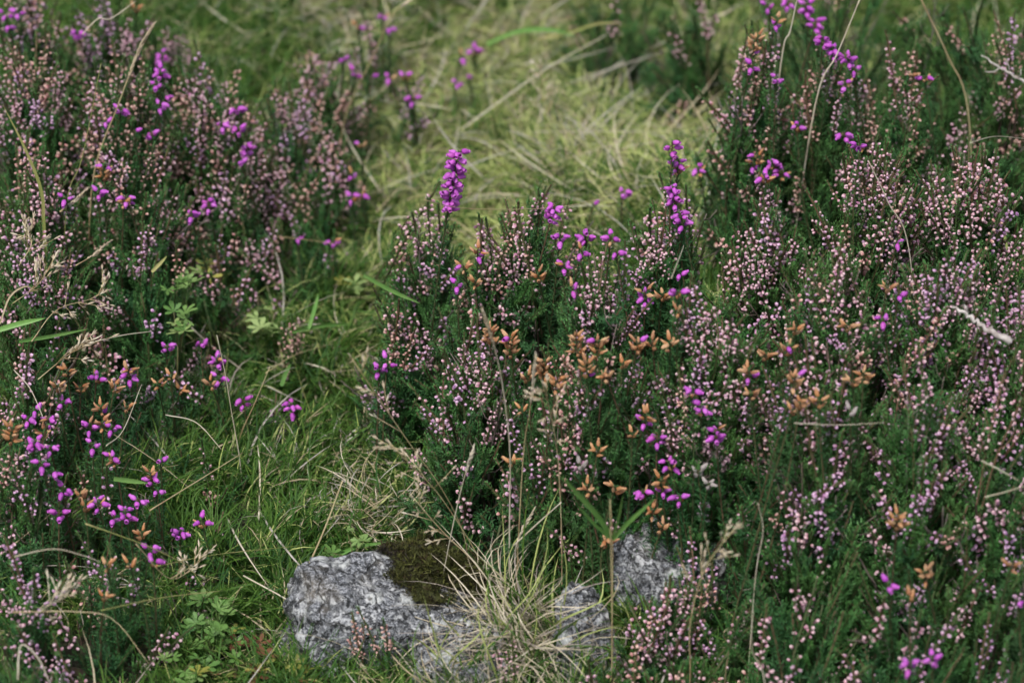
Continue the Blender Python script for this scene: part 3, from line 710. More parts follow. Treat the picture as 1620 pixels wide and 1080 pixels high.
# plant: label, [(x, y, purple bells, dry bells), ...]
BELLS = [
 ('tall dense purple bell heather spire rising against the pale grass left of centre', [(719, 286, 52, 0)]),
 ('purple bell heather spike leaning in the bush right of the tall purple spire', [(874, 338, 13, 0), (886, 378, 5, 0), (893, 424, 4, 1)]),
 ('pair of bell heather stems with loose purple bells below the crowned purple stems', [(925, 376, 7, 0), (966, 380, 4, 2), (985, 308, 4, 0), (940, 326, 1, 0), (975, 402, 2, 0)]),
 ('tall bell heather with stacked purple clusters at the right edge of the pale grass', [(1064, 234, 7, 0), (1072, 265, 7, 4), (1105, 271, 4, 2), (1066, 312, 14, 1), (1078, 348, 9, 0)]),
 ('bell heather with few purple and dry bells left in the middle bush', [(756, 402, 2, 4), (734, 425, 1, 4), (723, 453, 3, 0), (752, 450, 0, 5)]),
 ('bell heather with dry brown bells and two purple ones above the big orange clusters', [(852, 441, 0, 6), (905, 460, 2, 1), (920, 400, 2, 1)]),
 ('bell heather with a purple bunch beside a row of orange dry bells', [(1021, 470, 6, 3), (1048, 472, 0, 7), (1070, 467, 3, 2), (1075, 436, 2, 0), (1072, 498, 0, 3)]),
 ('bell heather with large orange dry clusters left of centre by the pale grass stalk', [(775, 534, 0, 11), (808, 550, 1, 15), (835, 600, 0, 6), (825, 652, 0, 3)]),
 ('bell heather carrying the biggest orange dry bell clusters at the centre', [(914, 548, 0, 13), (944, 552, 1, 10), (862, 588, 0, 16), (930, 585, 1, 9), (880, 610, 0, 8), (958, 598, 0, 6)]),
 ('bell heather with orange dry clusters right of the biggest central ones', [(1008, 551, 1, 7), (1060, 548, 0, 6), (1032, 548, 0, 5), (985, 580, 0, 4)]),
 ('small purple bell heather at the left foot of the middle bush', [(600, 585, 5, 0), (612, 574, 3, 0)]),
 ('bell heather with drooping purple bells over the dark hollow in the middle', [(1022, 664, 3, 5), (1040, 696, 5, 0), (1095, 622, 3, 2), (1110, 650, 6, 2), (1134, 690, 8, 1)]),
 ('bell heather with bright purple and orange bells hanging above the right rock', [(1060, 738, 6, 2), (1048, 770, 4, 8), (1018, 780, 4, 1), (1075, 790, 4, 1), (1032, 812, 0, 6), (1048, 838, 0, 6)]),
 ('bell heather with dry orange bells just above the split green grass blades', [(945, 716, 0, 6), (930, 776, 0, 6), (972, 776, 0, 5), (962, 858, 0, 7), (810, 735, 0, 4), (1000, 690, 0, 3)]),
 ('bell heather with a line of orange dry bells right of centre', [(1246, 556, 1, 6), (1212, 566, 0, 5), (1256, 606, 1, 8), (1184, 592, 2, 4), (1188, 628, 0, 5)]),
 ('bell heather with low orange clusters above the thin white straw on the right', [(1264, 644, 0, 7), (1295, 638, 0, 6), (1252, 655, 0, 3)]),
 ('bell heather with two orange dry bunches in the middle of the right bush', [(1366, 598, 0, 7), (1348, 608, 0, 5), (1340, 521, 0, 5), (1258, 526, 0, 5)]),
 ('bell heather with one orange bunch and a purple bell left of the bleached twig', [(1402, 460, 0, 5), (1420, 470, 2, 0), (1398, 508, 3, 0), (1418, 385, 2, 0)]),
 ('bell heather with a tall brown dry head in the dark lower right', [(1420, 828, 0, 12), (1464, 912, 0, 9), (1440, 948, 0, 3), (1405, 926, 3, 0)]),
 ('bell heather with two purple bunches at the bottom right', [(1440, 1052, 5, 0), (1476, 1046, 6, 0), (1600, 898, 0, 5), (1610, 955, 2, 0)]),
 ('bell heather with pink purple and orange bells in the upper right bush', [(1198, 250, 1, 4), (1222, 262, 5, 2), (1236, 278, 4, 4), (1210, 285, 3, 4), (1190, 262, 3, 2)]),
 ('bell heather with small magenta bells in the pale upper right bush', [(1335, 216, 5, 0), (1358, 236, 4, 1), (1262, 204, 3, 3)]),
 ('blurred bell heather arching with a long purple spray at the top right', [(1275, 15, 9, 0), (1290, 42, 9, 0), (1300, 68, 8, 0), (1318, 84, 8, 0), (1342, 96, 8, 0), (1352, 110, 3, 0), (1245, 8, 5, 1)]),
 ('blurred bell heather with a beige dry cluster left of the purple spray', [(1194, 72, 1, 13), (1228, 38, 3, 3), (1190, 108, 3, 0), (1228, 128, 3, 0), (1336, 136, 3, 1), (1215, 12, 3, 0)]),
 ('bell heather with one lilac bell and brown spikes near the top right grass', [(1463, 126, 2, 2), (1440, 120, 0, 2)]),
 ('bell heather with a column of violet bells in the upper left bush', [(255, 90, 6, 0), (254, 118, 7, 0), (246, 138, 3, 0), (262, 154, 2, 0), (252, 169, 4, 0)]),
 ('bell heather with scattered purple bells in the left of the upper left bush', [(190, 176, 4, 0), (168, 195, 2, 0), (240, 216, 4, 0), (212, 210, 1, 0)]),
 ('bell heather with violet bells at the right side of the upper left bush', [(374, 176, 5, 0), (350, 200, 4, 0), (376, 208, 5, 0), (390, 238, 7, 0), (380, 258, 2, 0)]),
 ('bell heather with purple bells and a beige dry cluster on the left', [(163, 276, 2, 10), (156, 308, 4, 0), (200, 316, 5, 0), (196, 324, 0, 5), (104, 316, 3, 0)]),
 ('bell heather with two violet bunches left of the grass path', [(331, 326, 6, 0), (302, 340, 4, 0)]),
 ('bell heather with a few violet bells in the top left corner', [(8, 24, 3, 0), (28, 22, 3, 0), (14, 45, 2, 0), (120, 55, 5, 0), (215, 18, 0, 4)]),
 ('slender bell heather with single purple bells at the top of the path', [(607, 30, 2, 1), (615, 47, 2, 0), (565, 44, 1, 2), (543, 95, 2, 0), (562, 116, 3, 0)]),
 ('slender bell heather with two purple bells upright before the pale grass', [(653, 158, 4, 1), (640, 124, 2, 2), (615, 125, 2, 1), (586, 122, 1, 0)]),
 ('bell heather with purple bells farthest up the grass path', [(750, 82, 5, 2), (740, 123, 2, 0), (721, 134, 3, 0), (730, 92, 2, 1)]),
 ('bell heather with faint pinkish bells beside the path below the upper left bush', [(557, 280, 2, 1), (556, 315, 3, 1), (570, 310, 3, 2), (571, 232, 1, 2)]),
 ('small bell heather with single magenta bells on the left grass bank', [(470, 378, 2, 0), (527, 385, 3, 1)]),
 ('bell heather with violet bells near the pale green herb', [(264, 552, 5, 0), (318, 545, 3, 0), (345, 573, 8, 1), (346, 600, 4, 0), (384, 637, 5, 0)]),
 ('single purple bell heather head beside the path at left centre', [(461, 645, 8, 0)]),
 ('bell heather with a purple bunch crowned by orange bells at left', [(206, 592, 9, 6), (180, 617, 0, 8), (152, 600, 5, 4), (250, 611, 0, 6)]),
 ('bell heather with plain orange dry bells left of the white straw', [(285, 620, 0, 6), (334, 611, 0, 8), (270, 600, 0, 3)]),
 ('bell heather with dry orange bells at the left edge of the low bush', [(107, 590, 0, 7), (92, 616, 0, 7), (126, 618, 0, 5), (100, 638, 5, 0), (56, 650, 2, 0)]),
 ('bell heather with a heavy brown dry head at the left edge', [(18, 690, 0, 18), (45, 666, 5, 0), (76, 668, 6, 2), (70, 690, 0, 8), (55, 704, 10, 0), (80, 712, 6, 0)]),
 ('bell heather with mixed purple and orange bells in the low left bush', [(160, 650, 2, 7), (140, 676, 7, 1), (162, 674, 0, 8), (178, 678, 5, 0), (200, 648, 0, 4), (146, 706, 3, 0)]),
 ('bell heather with purple and brown bells above the bottom left grass', [(178, 730, 4, 7), (254, 731, 2, 0), (240, 756, 5, 5), (248, 778, 2, 0)]),
 ('bell heather with deep purple bunches at lower left', [(156, 800, 7, 1), (200, 816, 12, 0), (218, 794, 5, 0), (180, 822, 3, 0)]),
 ('bell heather with purple and dry bells at lower left edge', [(100, 775, 6, 0), (127, 788, 0, 6), (134, 807, 0, 6), (94, 815, 7, 0), (86, 748, 2, 0), (65, 735, 3, 0)]),
 ('bell heather with a magenta head nearest the lichened rock', [(286, 846, 9, 1), (321, 829, 4, 4)]),
 ('bell heather with dry orange bells low at bottom left', [(224, 848, 0, 8), (236, 870, 5, 0), (242, 894, 3, 3), (170, 898, 0, 6), (166, 948, 0, 5), (205, 896, 0, 3)]),
 ('bell heather with bleached whitish bells above the right rock', [(1105, 750, 0, -4), (1120, 770, 0, -4), (1345, 655, 0, -3), (918, 738, 0, -3)]),
]
def low_fn(h):
    return lambda x, y: ground(x, y) + max(canopy_h(x, y), .035) + h
nb = 0
for lab, cl in BELLS:
    tips = []
    for (px, py, n1, n2) in cl:
        tips.append(hit(px, py, low_fn(.012 if canopy_h(*at_canopy(px, py).xy) > .05 else .012)))
    for k, (px, py, n1, n2) in enumerate(cl):
        lo = at_canopy(px + (12 if n1 > 30 else 0), py + (150 if n1 > 30 else 85))
        if n1 + n2 > 6 and 600 < px < 1130 and py < 360 and canopy_h(*lo.xy) > .08 and (n1 > 30 or canopy_h(*tips[k].xy) < canopy_h(*lo.xy) - .02): tips[k] = at_y(px, py, lo.y + .01)
    cx = sum(t.x for t in tips) / len(tips); cy = sum(t.y for t in tips) / len(tips)
    base = Vector((cx, cy, ground(cx, cy))); root = thing('bell_heather', lab, 'bell heather', base, 'bell heather plants')
    wood = MB()
    for (px, py, n1, n2), ctr in zip(cl, tips):
        q_ = .72 if px < 380 and py > 530 else 1.15 if (740 < px < 1080 and 500 < py < 620) else 1.0
        if n1 + abs(n2) > 4: n1 = round(n1 * q_); n2 = round(n2 * q_)
        n = n1 + abs(n2); nl = min(.052, .003 + .00095 * n)
        d0 = (Vector((rnd(-.22, .22), rnd(-.25, .1), 1))).normalized()
        hgt = ctr.z - ground(ctr.x, ctr.y); L = min(.19, max(.05, hgt * .95))
        top = ctr + d0 * nl * .5; p0 = top - d0 * L
        side = perp(d0); bend = rnd(-.05, .05)
        c = [d0 * (L * k / 10) + side * (bend * L * math.sin(math.pi * k / 10)) for k in range(11)]
        b = MB(); b.tube(c, [.0009 - .00004 * k for k in range(11)], 5, 1)
        t0 = 1 - nl / L
        bell_leaves(b, c, .12, max(.2, t0 - .01), .0028, 0, .0065, 2)
        if n < 20: bell_leaves(b, c, .93, .995, .002, 0, .004, 0)
        fl = []
        for k in range(n):
            t = 1 - (nl / L) * (1 - (k + .5) / n) * rnd(.92, 1.05); p, d = along(c, t)
            a = k * 2.4 + rnd(-.4, .4); s0 = d.orthogonal().normalized(); u = s0.cross(d); o = s0 * math.cos(a) + u * math.sin(a)
            dead = (k < abs(n2)) if (px * 7 + py) % 3 else (k >= n1)
            dv = (o + d * (rnd(.2, .9) if dead else rnd(-.1, .6))).normalized(); q = p + dv * rnd(.0012, .0028)
            b.tube([p, q], [.0004, .0004], 3, 1, False)
            ax = (dv + Vector((0, 0, rnd(-.1, .5) if dead else rnd(-.75, .15))) + vrand() * .15).normalized()
            fl.append((q, ax, dead))
        st = b.obj('flowering_stem', [M['bell_leaf'], M['twig_stem']], root, False); st.location = p0 - base
        for q, ax, dead in fl:
            f = bpy.data.objects.new('bell_flower', random.choice((BELL_W if n2 < 0 else BELL_D) if dead else BELL_P)); link(f, st)
            f.location = q; f.rotation_mode = 'QUATERNION'; f.rotation_quaternion = frame_to(ax)
            s = rnd(.68, .92) * (1.08 if dead else 1.0) * (1.12 if n > 30 else 1.0); f.scale = (s * rnd(.85, 1.0), s * rnd(.85, 1.0), s * (1.12 if dead else 1.18)); nb += 1
        g0 = Vector((p0.x, p0.y, 0)) - base * 1; g0.z = p0.z - base.z
        wood.tube([Vector((0, 0, -.004)), g0 * .5 + Vector((0, 0, -.006)), g0], [.0018, .0013, .0009], 4, 0, False)
    wood.obj('woody_branches', [M['wood']], root)

# ------------------------------------------------------------------ grass stalks, blades and seed heads, each a thing of its own
def spline(pts, n):
    P = [Vector(p) for p in pts]
    if len(P) == 2: P = [P[0], P[0].lerp(P[1], .5), P[1]]
    P = [P[0] * 2 - P[1]] + P + [P[-1] * 2 - P[-2]]; out = []
    m = len(P) - 3
    for i in range(n + 1):
        k = min(m - 1e-6, i / n * m); j = int(k); t = k - j; a, b_, c, d = P[j:j + 4]
        out.append(.5 * ((2 * b_) + (c - a) * t + (2 * a - 5 * b_ + 4 * c - d) * t * t + (3 * b_ - a - 3 * c + d) * t ** 3))
    return out
def path3(pts, mode, lift=.006, n=14, lean=0.0):
    """pts run from the foot to the tip. up: stands in a plane through its foot; lie: rests on what is below it"""
    if mode == 'up':
        f = at_canopy(*pts[0], h=-.01); y = f.y
        P = [at_y(px, py, y + lean * i / (len(pts) - 1)) for i, (px, py) in enumerate(pts)]
        d = (P[0] - P[1]).normalized(); q = P[0].copy(); k = 0
        while q.z > ground(q.x, q.y) - .004 and k < 60: q = q + (d * .4 + Vector((0, 0, -1))).normalized() * .006; k += 1
        if k > 2: P = [q] + P
        return spline(P, n + 4)
    hs_ = [(at_canopy(*p, h=lift) - CAM) for p in pts]; ts = [h.length for h in hs_]
    m = len(ts); off = min(ts[i] - (ts[0] + (ts[-1] - ts[0]) * i / (m - 1)) for i in range(m))
    P = [CAM + ray(*p) * (ts[0] + (ts[-1] - ts[0]) * i / (m - 1) + off) for i, p in enumerate(pts)]
    return spline(P, n)
PXM = DIST * 36.0 / LENS / 1620.0
SPK = []
for i in range(3):
    b = MB(); l = .0062
    b.lathe([(.0002, 0), (.0007, l * .25), (.00065, l * .6), (.00015, l)], 5, Matrix.Diagonal((1, .7, 1, 1)))
    d = Vector((.35, 0, 1)).normalized(); b.leaf((0, 0, .0005), d, Vector((0, 1, 0)), l * .95, .0011); d = Vector((-.3, .1, 1)).normalized(); b.leaf((0, 0, .0005), d, Vector((0, 1, 0)), l * .8, .0011)
    SPK.append(b.mesh('spikelet', [M['spikelet']]))
def spikelet(parent, p, d, s=1.0):
    o = bpy.data.objects.new('spikelet', random.choice(SPK)); link(o, parent); o.location = p
    o.rotation_mode = 'QUATERNION'; o.rotation_quaternion = frame_to(d); o.scale = (s, s, s)
def stalk(label, pts, w, mat, mode='lie', head=None, name='grass_stalk', lift=.006, lean=0.0, hl=.3):
    P = path3(pts, mode, lift, lean=lean); o = P[0].copy(); Q = [p - o for p in P]; N = len(Q)
    root = thing(name, label, 'grass stalk', o)
    b = MB(); r = w * PXM / 2 * (.85 if mode == 'up' else .68); b.tube(Q, [r * (1.05 - .45 * i / (N - 1)) for i in range(N)], 5)
    b.obj('stem', [M[mat]], root)
    if head == 'spike':
        sh = MB(); L = sum((Q[i + 1] - Q[i]).length for i in range(N - 1))
        n = int(L * hl / .0013); hd = link(bpy.data.objects.new('seed_head', bpy.data.meshes.new('seed_head')), root)
        for k in range(n):
            p, d = along(Q, 1 - hl + hl * k / n); s = .55 + .35 * math.sin(math.pi * min(1, k / n + .1))
            dd = (d + perp(d) * .28).normalized(); M4 = Matrix.Translation(p) @ frame_to(dd).to_matrix().to_4x4() @ Matrix.Diagonal((s, s, s, 1))
            sh.lathe([(.0002, 0), (.0008, .0016), (.0007, .004), (.0001, .0064)], 4, M4)
        hd.data = sh.mesh('seed_head', [M['spikelet']]); hd['kind'] = 'stuff'
    if head in ('panicle', 'sparse'):
        nn = 7 if head == 'panicle' else 5
        for k in range(nn):
            p, d = along(Q, 1 - hl + hl * k / (nn - .3)); 
            for e in range(random.choice([1, 2, 2])):
                dd = (perp(d) * rnd(.6, 1.0) + d * rnd(.5, 1.1)).normalized(); l = rnd(.008, .022) * (1.15 - .6 * k / nn)
                e1 = p + dd * l * .5; e2 = e1 + (dd + Vector((0, 0, rnd(-.3, .2)))).normalized() * l * .5
                br = MB(); br.tube([p, e1, e2], [.00035, .0003, .00022], 3); bo = br.obj('panicle_branch', [M[mat]], root)
                dl_ = (e2 - e1).normalized()
                spikelet(bo, e2, dl_, rnd(.7, 1))
                for g in range(random.choice([1, 2, 3])):
                    t = rnd(.3, .95); q = p.lerp(e2, t); spikelet(bo, q, (dl_ + perp(dl_) * .6).normalized(), rnd(.6, .95))
        p, d = along(Q, .999); spikelet(root, p, d, .9)
    return root
def blade_thing(label, pts, w, mat, mode='lie', lift=.008, lean=0.0):
    P = path3(pts, mode, lift, 12, lean); o = P[0].copy(); b = MB()
    b.blade([p - o for p in P], w * PXM, 0, (-FW).cross(P[-1] - P[0]).normalized() + Vector((0, 0, .2)))
    root = thing('grass_plant', label, 'grass', o, 'long grass blades'); b.obj('blade', [M[mat]], root)
    return root

S = stalk
S('straw grass stalk with narrow seed head slanting across the upper left heather', [(147, 285), (187, 167), (220, 80), (244, 38)], 3.2, 'culm', 'up', 'spike', hl=.4)
S('short brown seed head lying in the left heather below the beige bells', [(95, 335), (118, 318), (141, 296)], 4, 'culm', 'lie', 'spike', hl=.9)
S('pale straw stalk bending through the orange dry bells left of centre', [(806, 835), (807, 720), (798, 630), (785, 560), (763, 488)], 3.2, 'culm_pale', 'up', 'spike', hl=.16, lean=-.04)
S('thin straw stalk with slim head in front of the central orange bells', [(818, 900), (828, 720), (838, 650), (848, 560)], 2.6, 'culm', 'up', 'spike', hl=.22, lean=-.03)
S('thin straw stalk with open panicle right of the pale bent stalk', [(888, 830), (882, 720), (872, 660), (860, 610)], 2.4, 'culm', 'up', 'panicle', hl=.42, lean=-.03)
S('straw panicle with white spikelets hanging at the left foot of the middle bush', [(758, 885), (700, 790), (660, 745), (615, 700)], 2.6, 'culm', 'up', 'panicle', hl=.42, lean=-.05)
S('reddish straw stalk arching left of the middle bush to a pale tip', [(735, 850), (700, 775), (640, 690), (556, 566)], 2.6, 'culm', 'up', 'sparse', hl=.3, lean=-.06)
S('thin pale stalk with fine seed head standing before the moss cushion', [(688, 1005), (703, 900), (728, 780), (750, 706)], 2.4, 'culm_pale', 'up', 'spike', hl=.2, lean=-.02)
S('brown stalk with small panicle rising from the dry tussock towards the left', [(790, 960), (760, 900), (700, 840), (655, 788)], 2.6, 'culm', 'up', 'sparse', hl=.4, lean=-.02)
S('long straight beige stalk lying across the big lichened rock', [(540, 1013), (630, 933), (718, 852)], 4.6, 'culm_pale', 'lie', lift=.03)
S('pale straw stalk slanting down to the bottom of the lichened rock', [(385, 910), (465, 955), (545, 1015), (580, 1062)], 3.6, 'culm_pale', 'lie', 'spike', lift=.02, hl=.12)
S('thick tan stalk slanting left of the lichened rock', [(420, 1012), (470, 930), (510, 845), (542, 760)], 4.2, 'culm', 'up', lean=.02)
S('straight straw stalk over the green moss at lower left', [(237, 807), (310, 762), (384, 716)], 3.2, 'culm', 'lie', lift=.025)
S('white straw bending down through the dark green left of the path', [(379, 725), (366, 650), (357, 595), (343, 530)], 2.6, 'culm_pale', 'up')
S('pale straw leaning right beside the white bent straw', [(380, 690), (402, 640), (427, 580)], 2.6, 'culm', 'up')
S('thin white straw by the crowned purple bunch at left', [(168, 705), (195, 680), (224, 608)], 2.4, 'culm_pale', 'lie', lift=.02)
S('white curved straw at the left edge above the brown dry head', [(22, 585), (48, 615), (68, 660)], 2.6, 'culm_pale', 'lie', lift=.03)
S('pale arched straw over the dark green left of the path', [(262, 656), (310, 668), (350, 710)], 2.4, 'culm_pale', 'lie', lift=.025)
S('white arched straw at the lower left edge', [(23, 880), (83, 868), (130, 878), (160, 889)], 2.6, 'culm_pale', 'lie', lift=.02)
S('long thin straw curving down in the bottom left corner', [(20, 968), (120, 967), (180, 980), (236, 1050)], 2.6, 'culm', 'lie', lift=.02)
S('yellow green stalk lying level above the reddish herb leaves', [(160, 965), (255, 945), (352, 934)], 2.8, 'culm_green', 'lie', lift=.02)
S('greenish stalk lying level left of the lichened rock top', [(250, 895), (340, 877), (482, 862)], 2.6, 'culm_green', 'lie', lift=.02)
S('olive stalk slanting through the lower left moss to the right', [(135, 828), (230, 862), (300, 895)], 3, 'culm_green', 'lie', lift=.02)
S('straw stalk with white forked seed head in the bottom left corner', [(60, 968), (90, 948), (118, 930)], 2.6, 'culm_pale', 'lie', 'panicle', lift=.02, hl=.8)
S('pale stalk with spikelets lying across the lower left grass', [(215, 860), (270, 915), (320, 885)], 2.2, 'culm', 'lie', 'panicle', lift=.02, hl=.5)
S('bleached forked root straw at the bottom left corner', [(28, 1075), (33, 1020), (60, 1040), (78, 1078)], 3.4, 'culm_pale', 'lie', lift=.025)
S('beige straw slanting from the path across the left moss', [(420, 590), (470, 560), (540, 540)], 2.2, 'culm', 'lie', lift=.02)
S('thin upright stalk at the path edge near the single purple head', [(505, 690), (480, 620), (462, 560)], 2, 'culm_green', 'up')
S('long straw with thick seed head slanting across the top centre grass', [(858, 168), (960, 112), (1060, 62), (1156, 17)], 4, 'culm_pale', 'up', 'spike', hl=.13)
S('blurred straight straw lying across the top centre grass', [(730, 205), (860, 112), (962, 54)], 4.5, 'culm_pale', 'lie', lift=.04)
S('bent straw at the right of the pale grass with a kink', [(981, 298), (981, 240), (1042, 224)], 3.2, 'culm_pale', 'up')
S('white straw lying behind the middle bush in the pale grass', [(670, 316), (740, 330), (880, 328), (992, 303)], 2, 'culm', 'lie', lift=.006)
S('long level straw lying across the pale grass', [(845, 209), (960, 208), (1085, 209)], 3, 'culm_pale', 'lie', lift=.03)
S('delicate pale panicle on a thin reddish stalk against the pale grass', [(880, 290), (872, 220), (861, 165), (855, 100)], 2, 'culm', 'up', 'panicle', hl=.45)
S('tall straw slanting right in the top right corner', [(1531, 172), (1500, 90), (1455, -5)], 4, 'culm', 'up')
S('tall pale straw slanting left before the purple spray', [(1290, 165), (1325, 85), (1362, -5)], 4, 'culm_pale', 'up')
S('upright pale straw left of the purple spray', [(1235, 105), (1250, 50), (1262, -5)], 3.6, 'culm_pale', 'up')
S('thin straw leaning over the pale upper right buds', [(1440, 408), (1405, 320), (1374, 255)], 2.6, 'culm_pale', 'up')
S('bleached straw arching at the right edge above the lilac bush', [(1535, 226), (1575, 216), (1625, 220)], 2.8, 'culm_pale', 'lie', lift=.03)
S('thin white straw lying level on the right bush', [(1256, 669), (1330, 672), (1398, 668)], 1.6, 'culm_pale', 'lie', lift=.03)
S('pale curved stalk with drooping panicle at the right rock', [(1092, 1060), (1092, 985), (1115, 900), (1160, 838)], 2.8, 'culm', 'up', 'panicle', hl=.35, lean=-.02)
S('fine white stalk curving up right of the drooping panicle', [(1195, 915), (1207, 840), (1199, 795)], 2.2, 'culm_pale', 'up')
S('pale kinked straw at the bottom right of centre', [(1210, 1080), (1190, 1028), (1191, 966)], 2.4, 'culm_pale', 'up')
S('thin grey straw at the right edge in the dark bush', [(1558, 786), (1590, 778), (1622, 768)], 2.4, 'culm_pale', 'lie', lift=.02)
S('short white straw at the right edge below the lilac spikes', [(1552, 728), (1580, 742), (1612, 760)], 2.4, 'culm_pale', 'lie', lift=.03)
S('white straw slanting in the bush below the crowned purple stems', [(1062, 440), (1072, 415), (1082, 388)], 2.4, 'culm_pale', 'lie', lift=.03)
S('thick pale stalk slanting out of the dry tussock', [(812, 863), (850, 828), (888, 794)], 4, 'culm_pale', 'lie', lift=.05)
S('thin stalk with slender head rising above the dry tussock', [(835, 930), (818, 865), (846, 802)], 2.6, 'culm', 'up', 'spike', hl=.35)
S('slim stalk with small pale head right of the split green blades', [(968, 1075), (968, 960), (966, 850), (965, 790)], 2.6, 'culm', 'up')
S('panicle with cream spikelets at the left edge under the mauve heather', [(20, 480), (60, 450), (85, 410)], 2.2, 'culm', 'lie', 'panicle', lift=.03, hl=.7)
S('panicle with cream spikelets drooping right at the left edge', [(50, 540), (90, 490), (150, 470), (172, 440)], 2.2, 'culm', 'lie', 'panicle', lift=.03, hl=.7)
S('low cream panicle above the dry orange bells at the left', [(60, 600), (110, 560), (155, 540)], 2.2, 'culm', 'lie', 'panicle', lift=.03, hl=.7)
S('small cream panicle high on the left edge below the yellow blade', [(30, 420), (50, 385), (40, 360)], 2.2, 'culm', 'lie', 'panicle', lift=.03, hl=.7)
S('tan straw with brown head pointing right in the left heather', [(120, 420), (150, 402), (176, 380)], 3, 'culm', 'lie', 'spike', lift=.03, hl=.7)
S('long thin straw lying level in the dark left heather', [(150, 540), (195, 530), (240, 524)], 2.4, 'culm_pale', 'lie', lift=.03)
S('slender straw slanting below the upper left violet column', [(105, 330), (130, 250), (160, 100)], 2.2, 'culm_green', 'up')
S('pale straw arching across the top left heather', [(130, 55), (155, 30), (175, 30), (215, 2)], 3, 'culm_pale', 'lie', lift=.03)
S('straw stalk with beige seed head at the top of the path', [(545, 190), (590, 90), (620, 25), (650, 0)], 2.6, 'culm', 'up', 'spike', hl=.15)
S('reddish grass stalk crossing the left grass by the lone magenta bells', [(440, 374), (490, 380), (545, 388)], 2.2, 'culm', 'lie', lift=.015)
B = blade_thing
B('long yellow green grass blade curving at the left edge', [(70, 372), (66, 305), (42, 240), (4, 165)], 6, 'culm_green', 'up')
gp = stalk('grass plant with broad green blades splitting above the right rock', [(968, 1040), (969, 950), (969, 851), (966, 800)], 2.2, 'culm', 'up')
y_ = gp.location.y
for pts, w in (([(969, 853), (945, 815), (915, 782), (886, 750)], 8), ([(969, 853), (995, 825), (1036, 788)], 7), ([(969, 853), (978, 820), (986, 782)], 4), ([(969, 853), (940, 828), (915, 800)], 5)):
    P = spline([at_y(px, py, y_ - .012 * k) - gp.location for k, (px, py) in enumerate(pts)], 10)
    b = MB(); b.blade(P, w * PXM, 0, (-FW).cross(P[-1] - P[0]).normalized() + Vector((0, 0, .2))); b.obj('blade', [M['blade_green']], gp)
B('wide green blade at the left edge', [(-10, 524), (30, 512), (72, 503)], 9, 'blade_green', 'lie', .03)
B('dull green blade lying below the wide blade at the left edge', [(30, 540), (80, 532), (140, 520)], 6, 'blade_green', 'lie', .025)
B('dry pale blade arching up at the left edge', [(0, 512), (15, 470), (40, 453), (60, 462)], 3, 'straw', 'lie', .03)
B('green blade arching at the top centre', [(770, 70), (820, 50), (870, 47), (912, 58)], 9, 'blade_green', 'lie', .04)
B('yellow tipped blade beside the arching green blade', [(850, 62), (900, 52), (945, 38), (985, 36)], 6, 'culm_green', 'lie', .04)
B('green blade lying level beside the path at left centre', [(462, 525), (510, 515), (560, 512)], 7, 'blade_green', 'lie', .015)
B('upright green blade by the reddish spikes on the path', [(488, 520), (497, 490), (504, 464)], 7, 'blade_green', 'lie', .015)
B('broad green blade below the pale herb at the path', [(445, 610), (452, 590), (460, 575)], 8, 'blade_green', 'lie', .015)
B('level green blade on the lower left moss', [(180, 757), (205, 760), (234, 764)], 8, 'blade_green', 'lie', .015)
B('thin yellow blade beside the dark left heather', [(240, 430), (252, 418), (264, 405)], 6, 'culm_green', 'lie', .03)
B('green blade slanting over the top of the lichened rock', [(515, 890), (560, 866), (620, 856)], 7, 'blade_green', 'lie', .02)
B('bluish green blade on the path edge left of the middle bush', [(575, 435), (620, 460), (665, 480)], 7, 'blade_green', 'lie', .02)

# dry tussock beside the rock
def tussock(label, px, py, n1, n2, L):
    o = at(px, py, .01); root = thing('grass_tussock', label, 'grass tussock', o)
    for nm, n, mt, spr, ar, W, LL in (('dead_blades', n1, ['straw_grey', 'straw', 'culm_pale'], (.15, 1.35), (.4, 2.2), (.0006, .0011), L), ('green_blades', n2, ['grass_green', 'grass_pale'], (.05, .9), (.1, .9), (.0010, .0018), (L[0], L[1] * 1.15))):
        me = tuft(n, LL, W, ar, spr, [M[k] for k in mt], rad=.026, segs=8, comb=R(215) if nm[0] == 'd' else None, twist=.45); ob = link(bpy.data.objects.new(nm, me), root); ob['kind'] = 'stuff'
tussock('dry grey grass tussock spreading between the two rocks', 842, 1020, 380, 60, (.04, .11))
tussock('small dry grass tussock at the left foot of the middle bush above the rock', 600, 815, 200, 25, (.03, .065))
tussock('green and straw grass tussock at the bottom centre before the rocks', 740, 1090, 80, 60, (.03, .07))

# ------------------------------------------------------------------ herbs with fingered leaves
def leaf_mesh(mt, n=5):
    b = MB()
    for k in range(n):
        a = (k - (n - 1) / 2) * (4.6 / n); d = Vector((math.sin(a), math.cos(a), .12 + .2 * random.random())).normalized(); sd_ = d.cross(Vector((0, 0, 1))).normalized(); nr = sd_.cross(d)
        L = .010 * (1 - .12 * abs(k - (n - 1) / 2)); W = L * .42
        ce = [(0, 0), (.35, .30), (.62, .48), (.70, .36), (.84, .42), (.88, .2), (1, 0)]
        rt = [d * (L * u) + sd_ * (W * w) + nr * (.0006 * w) for u, w in ce]; lf = [d * (L * u) - sd_ * (W * w) + nr * (.0006 * w) for u, w in ce[1:-1]]
        mid = [d * (L * u) for u in (.35, .62, .70, .84, .88)]
        vs_ = rt + lf + mid; fs = [(0, 1, 12), (0, 12, 7)]
        for j in range(4): fs += [(1 + j, 2 + j, 13 + j, 12 + j), (12 + j, 13 + j, 8 + j, 7 + j)]
        fs += [(5, 6, 16), (16, 6, 11)]
        b.add(vs_, fs)
    return b.mesh('herb_leaf', [M[mt]])
HERB = {k: [leaf_mesh(k, random.choice([3, 5, 5])) for i in range(3)] for k in ('herb', 'herb_pale', 'herb_yellow', 'herb_red')}
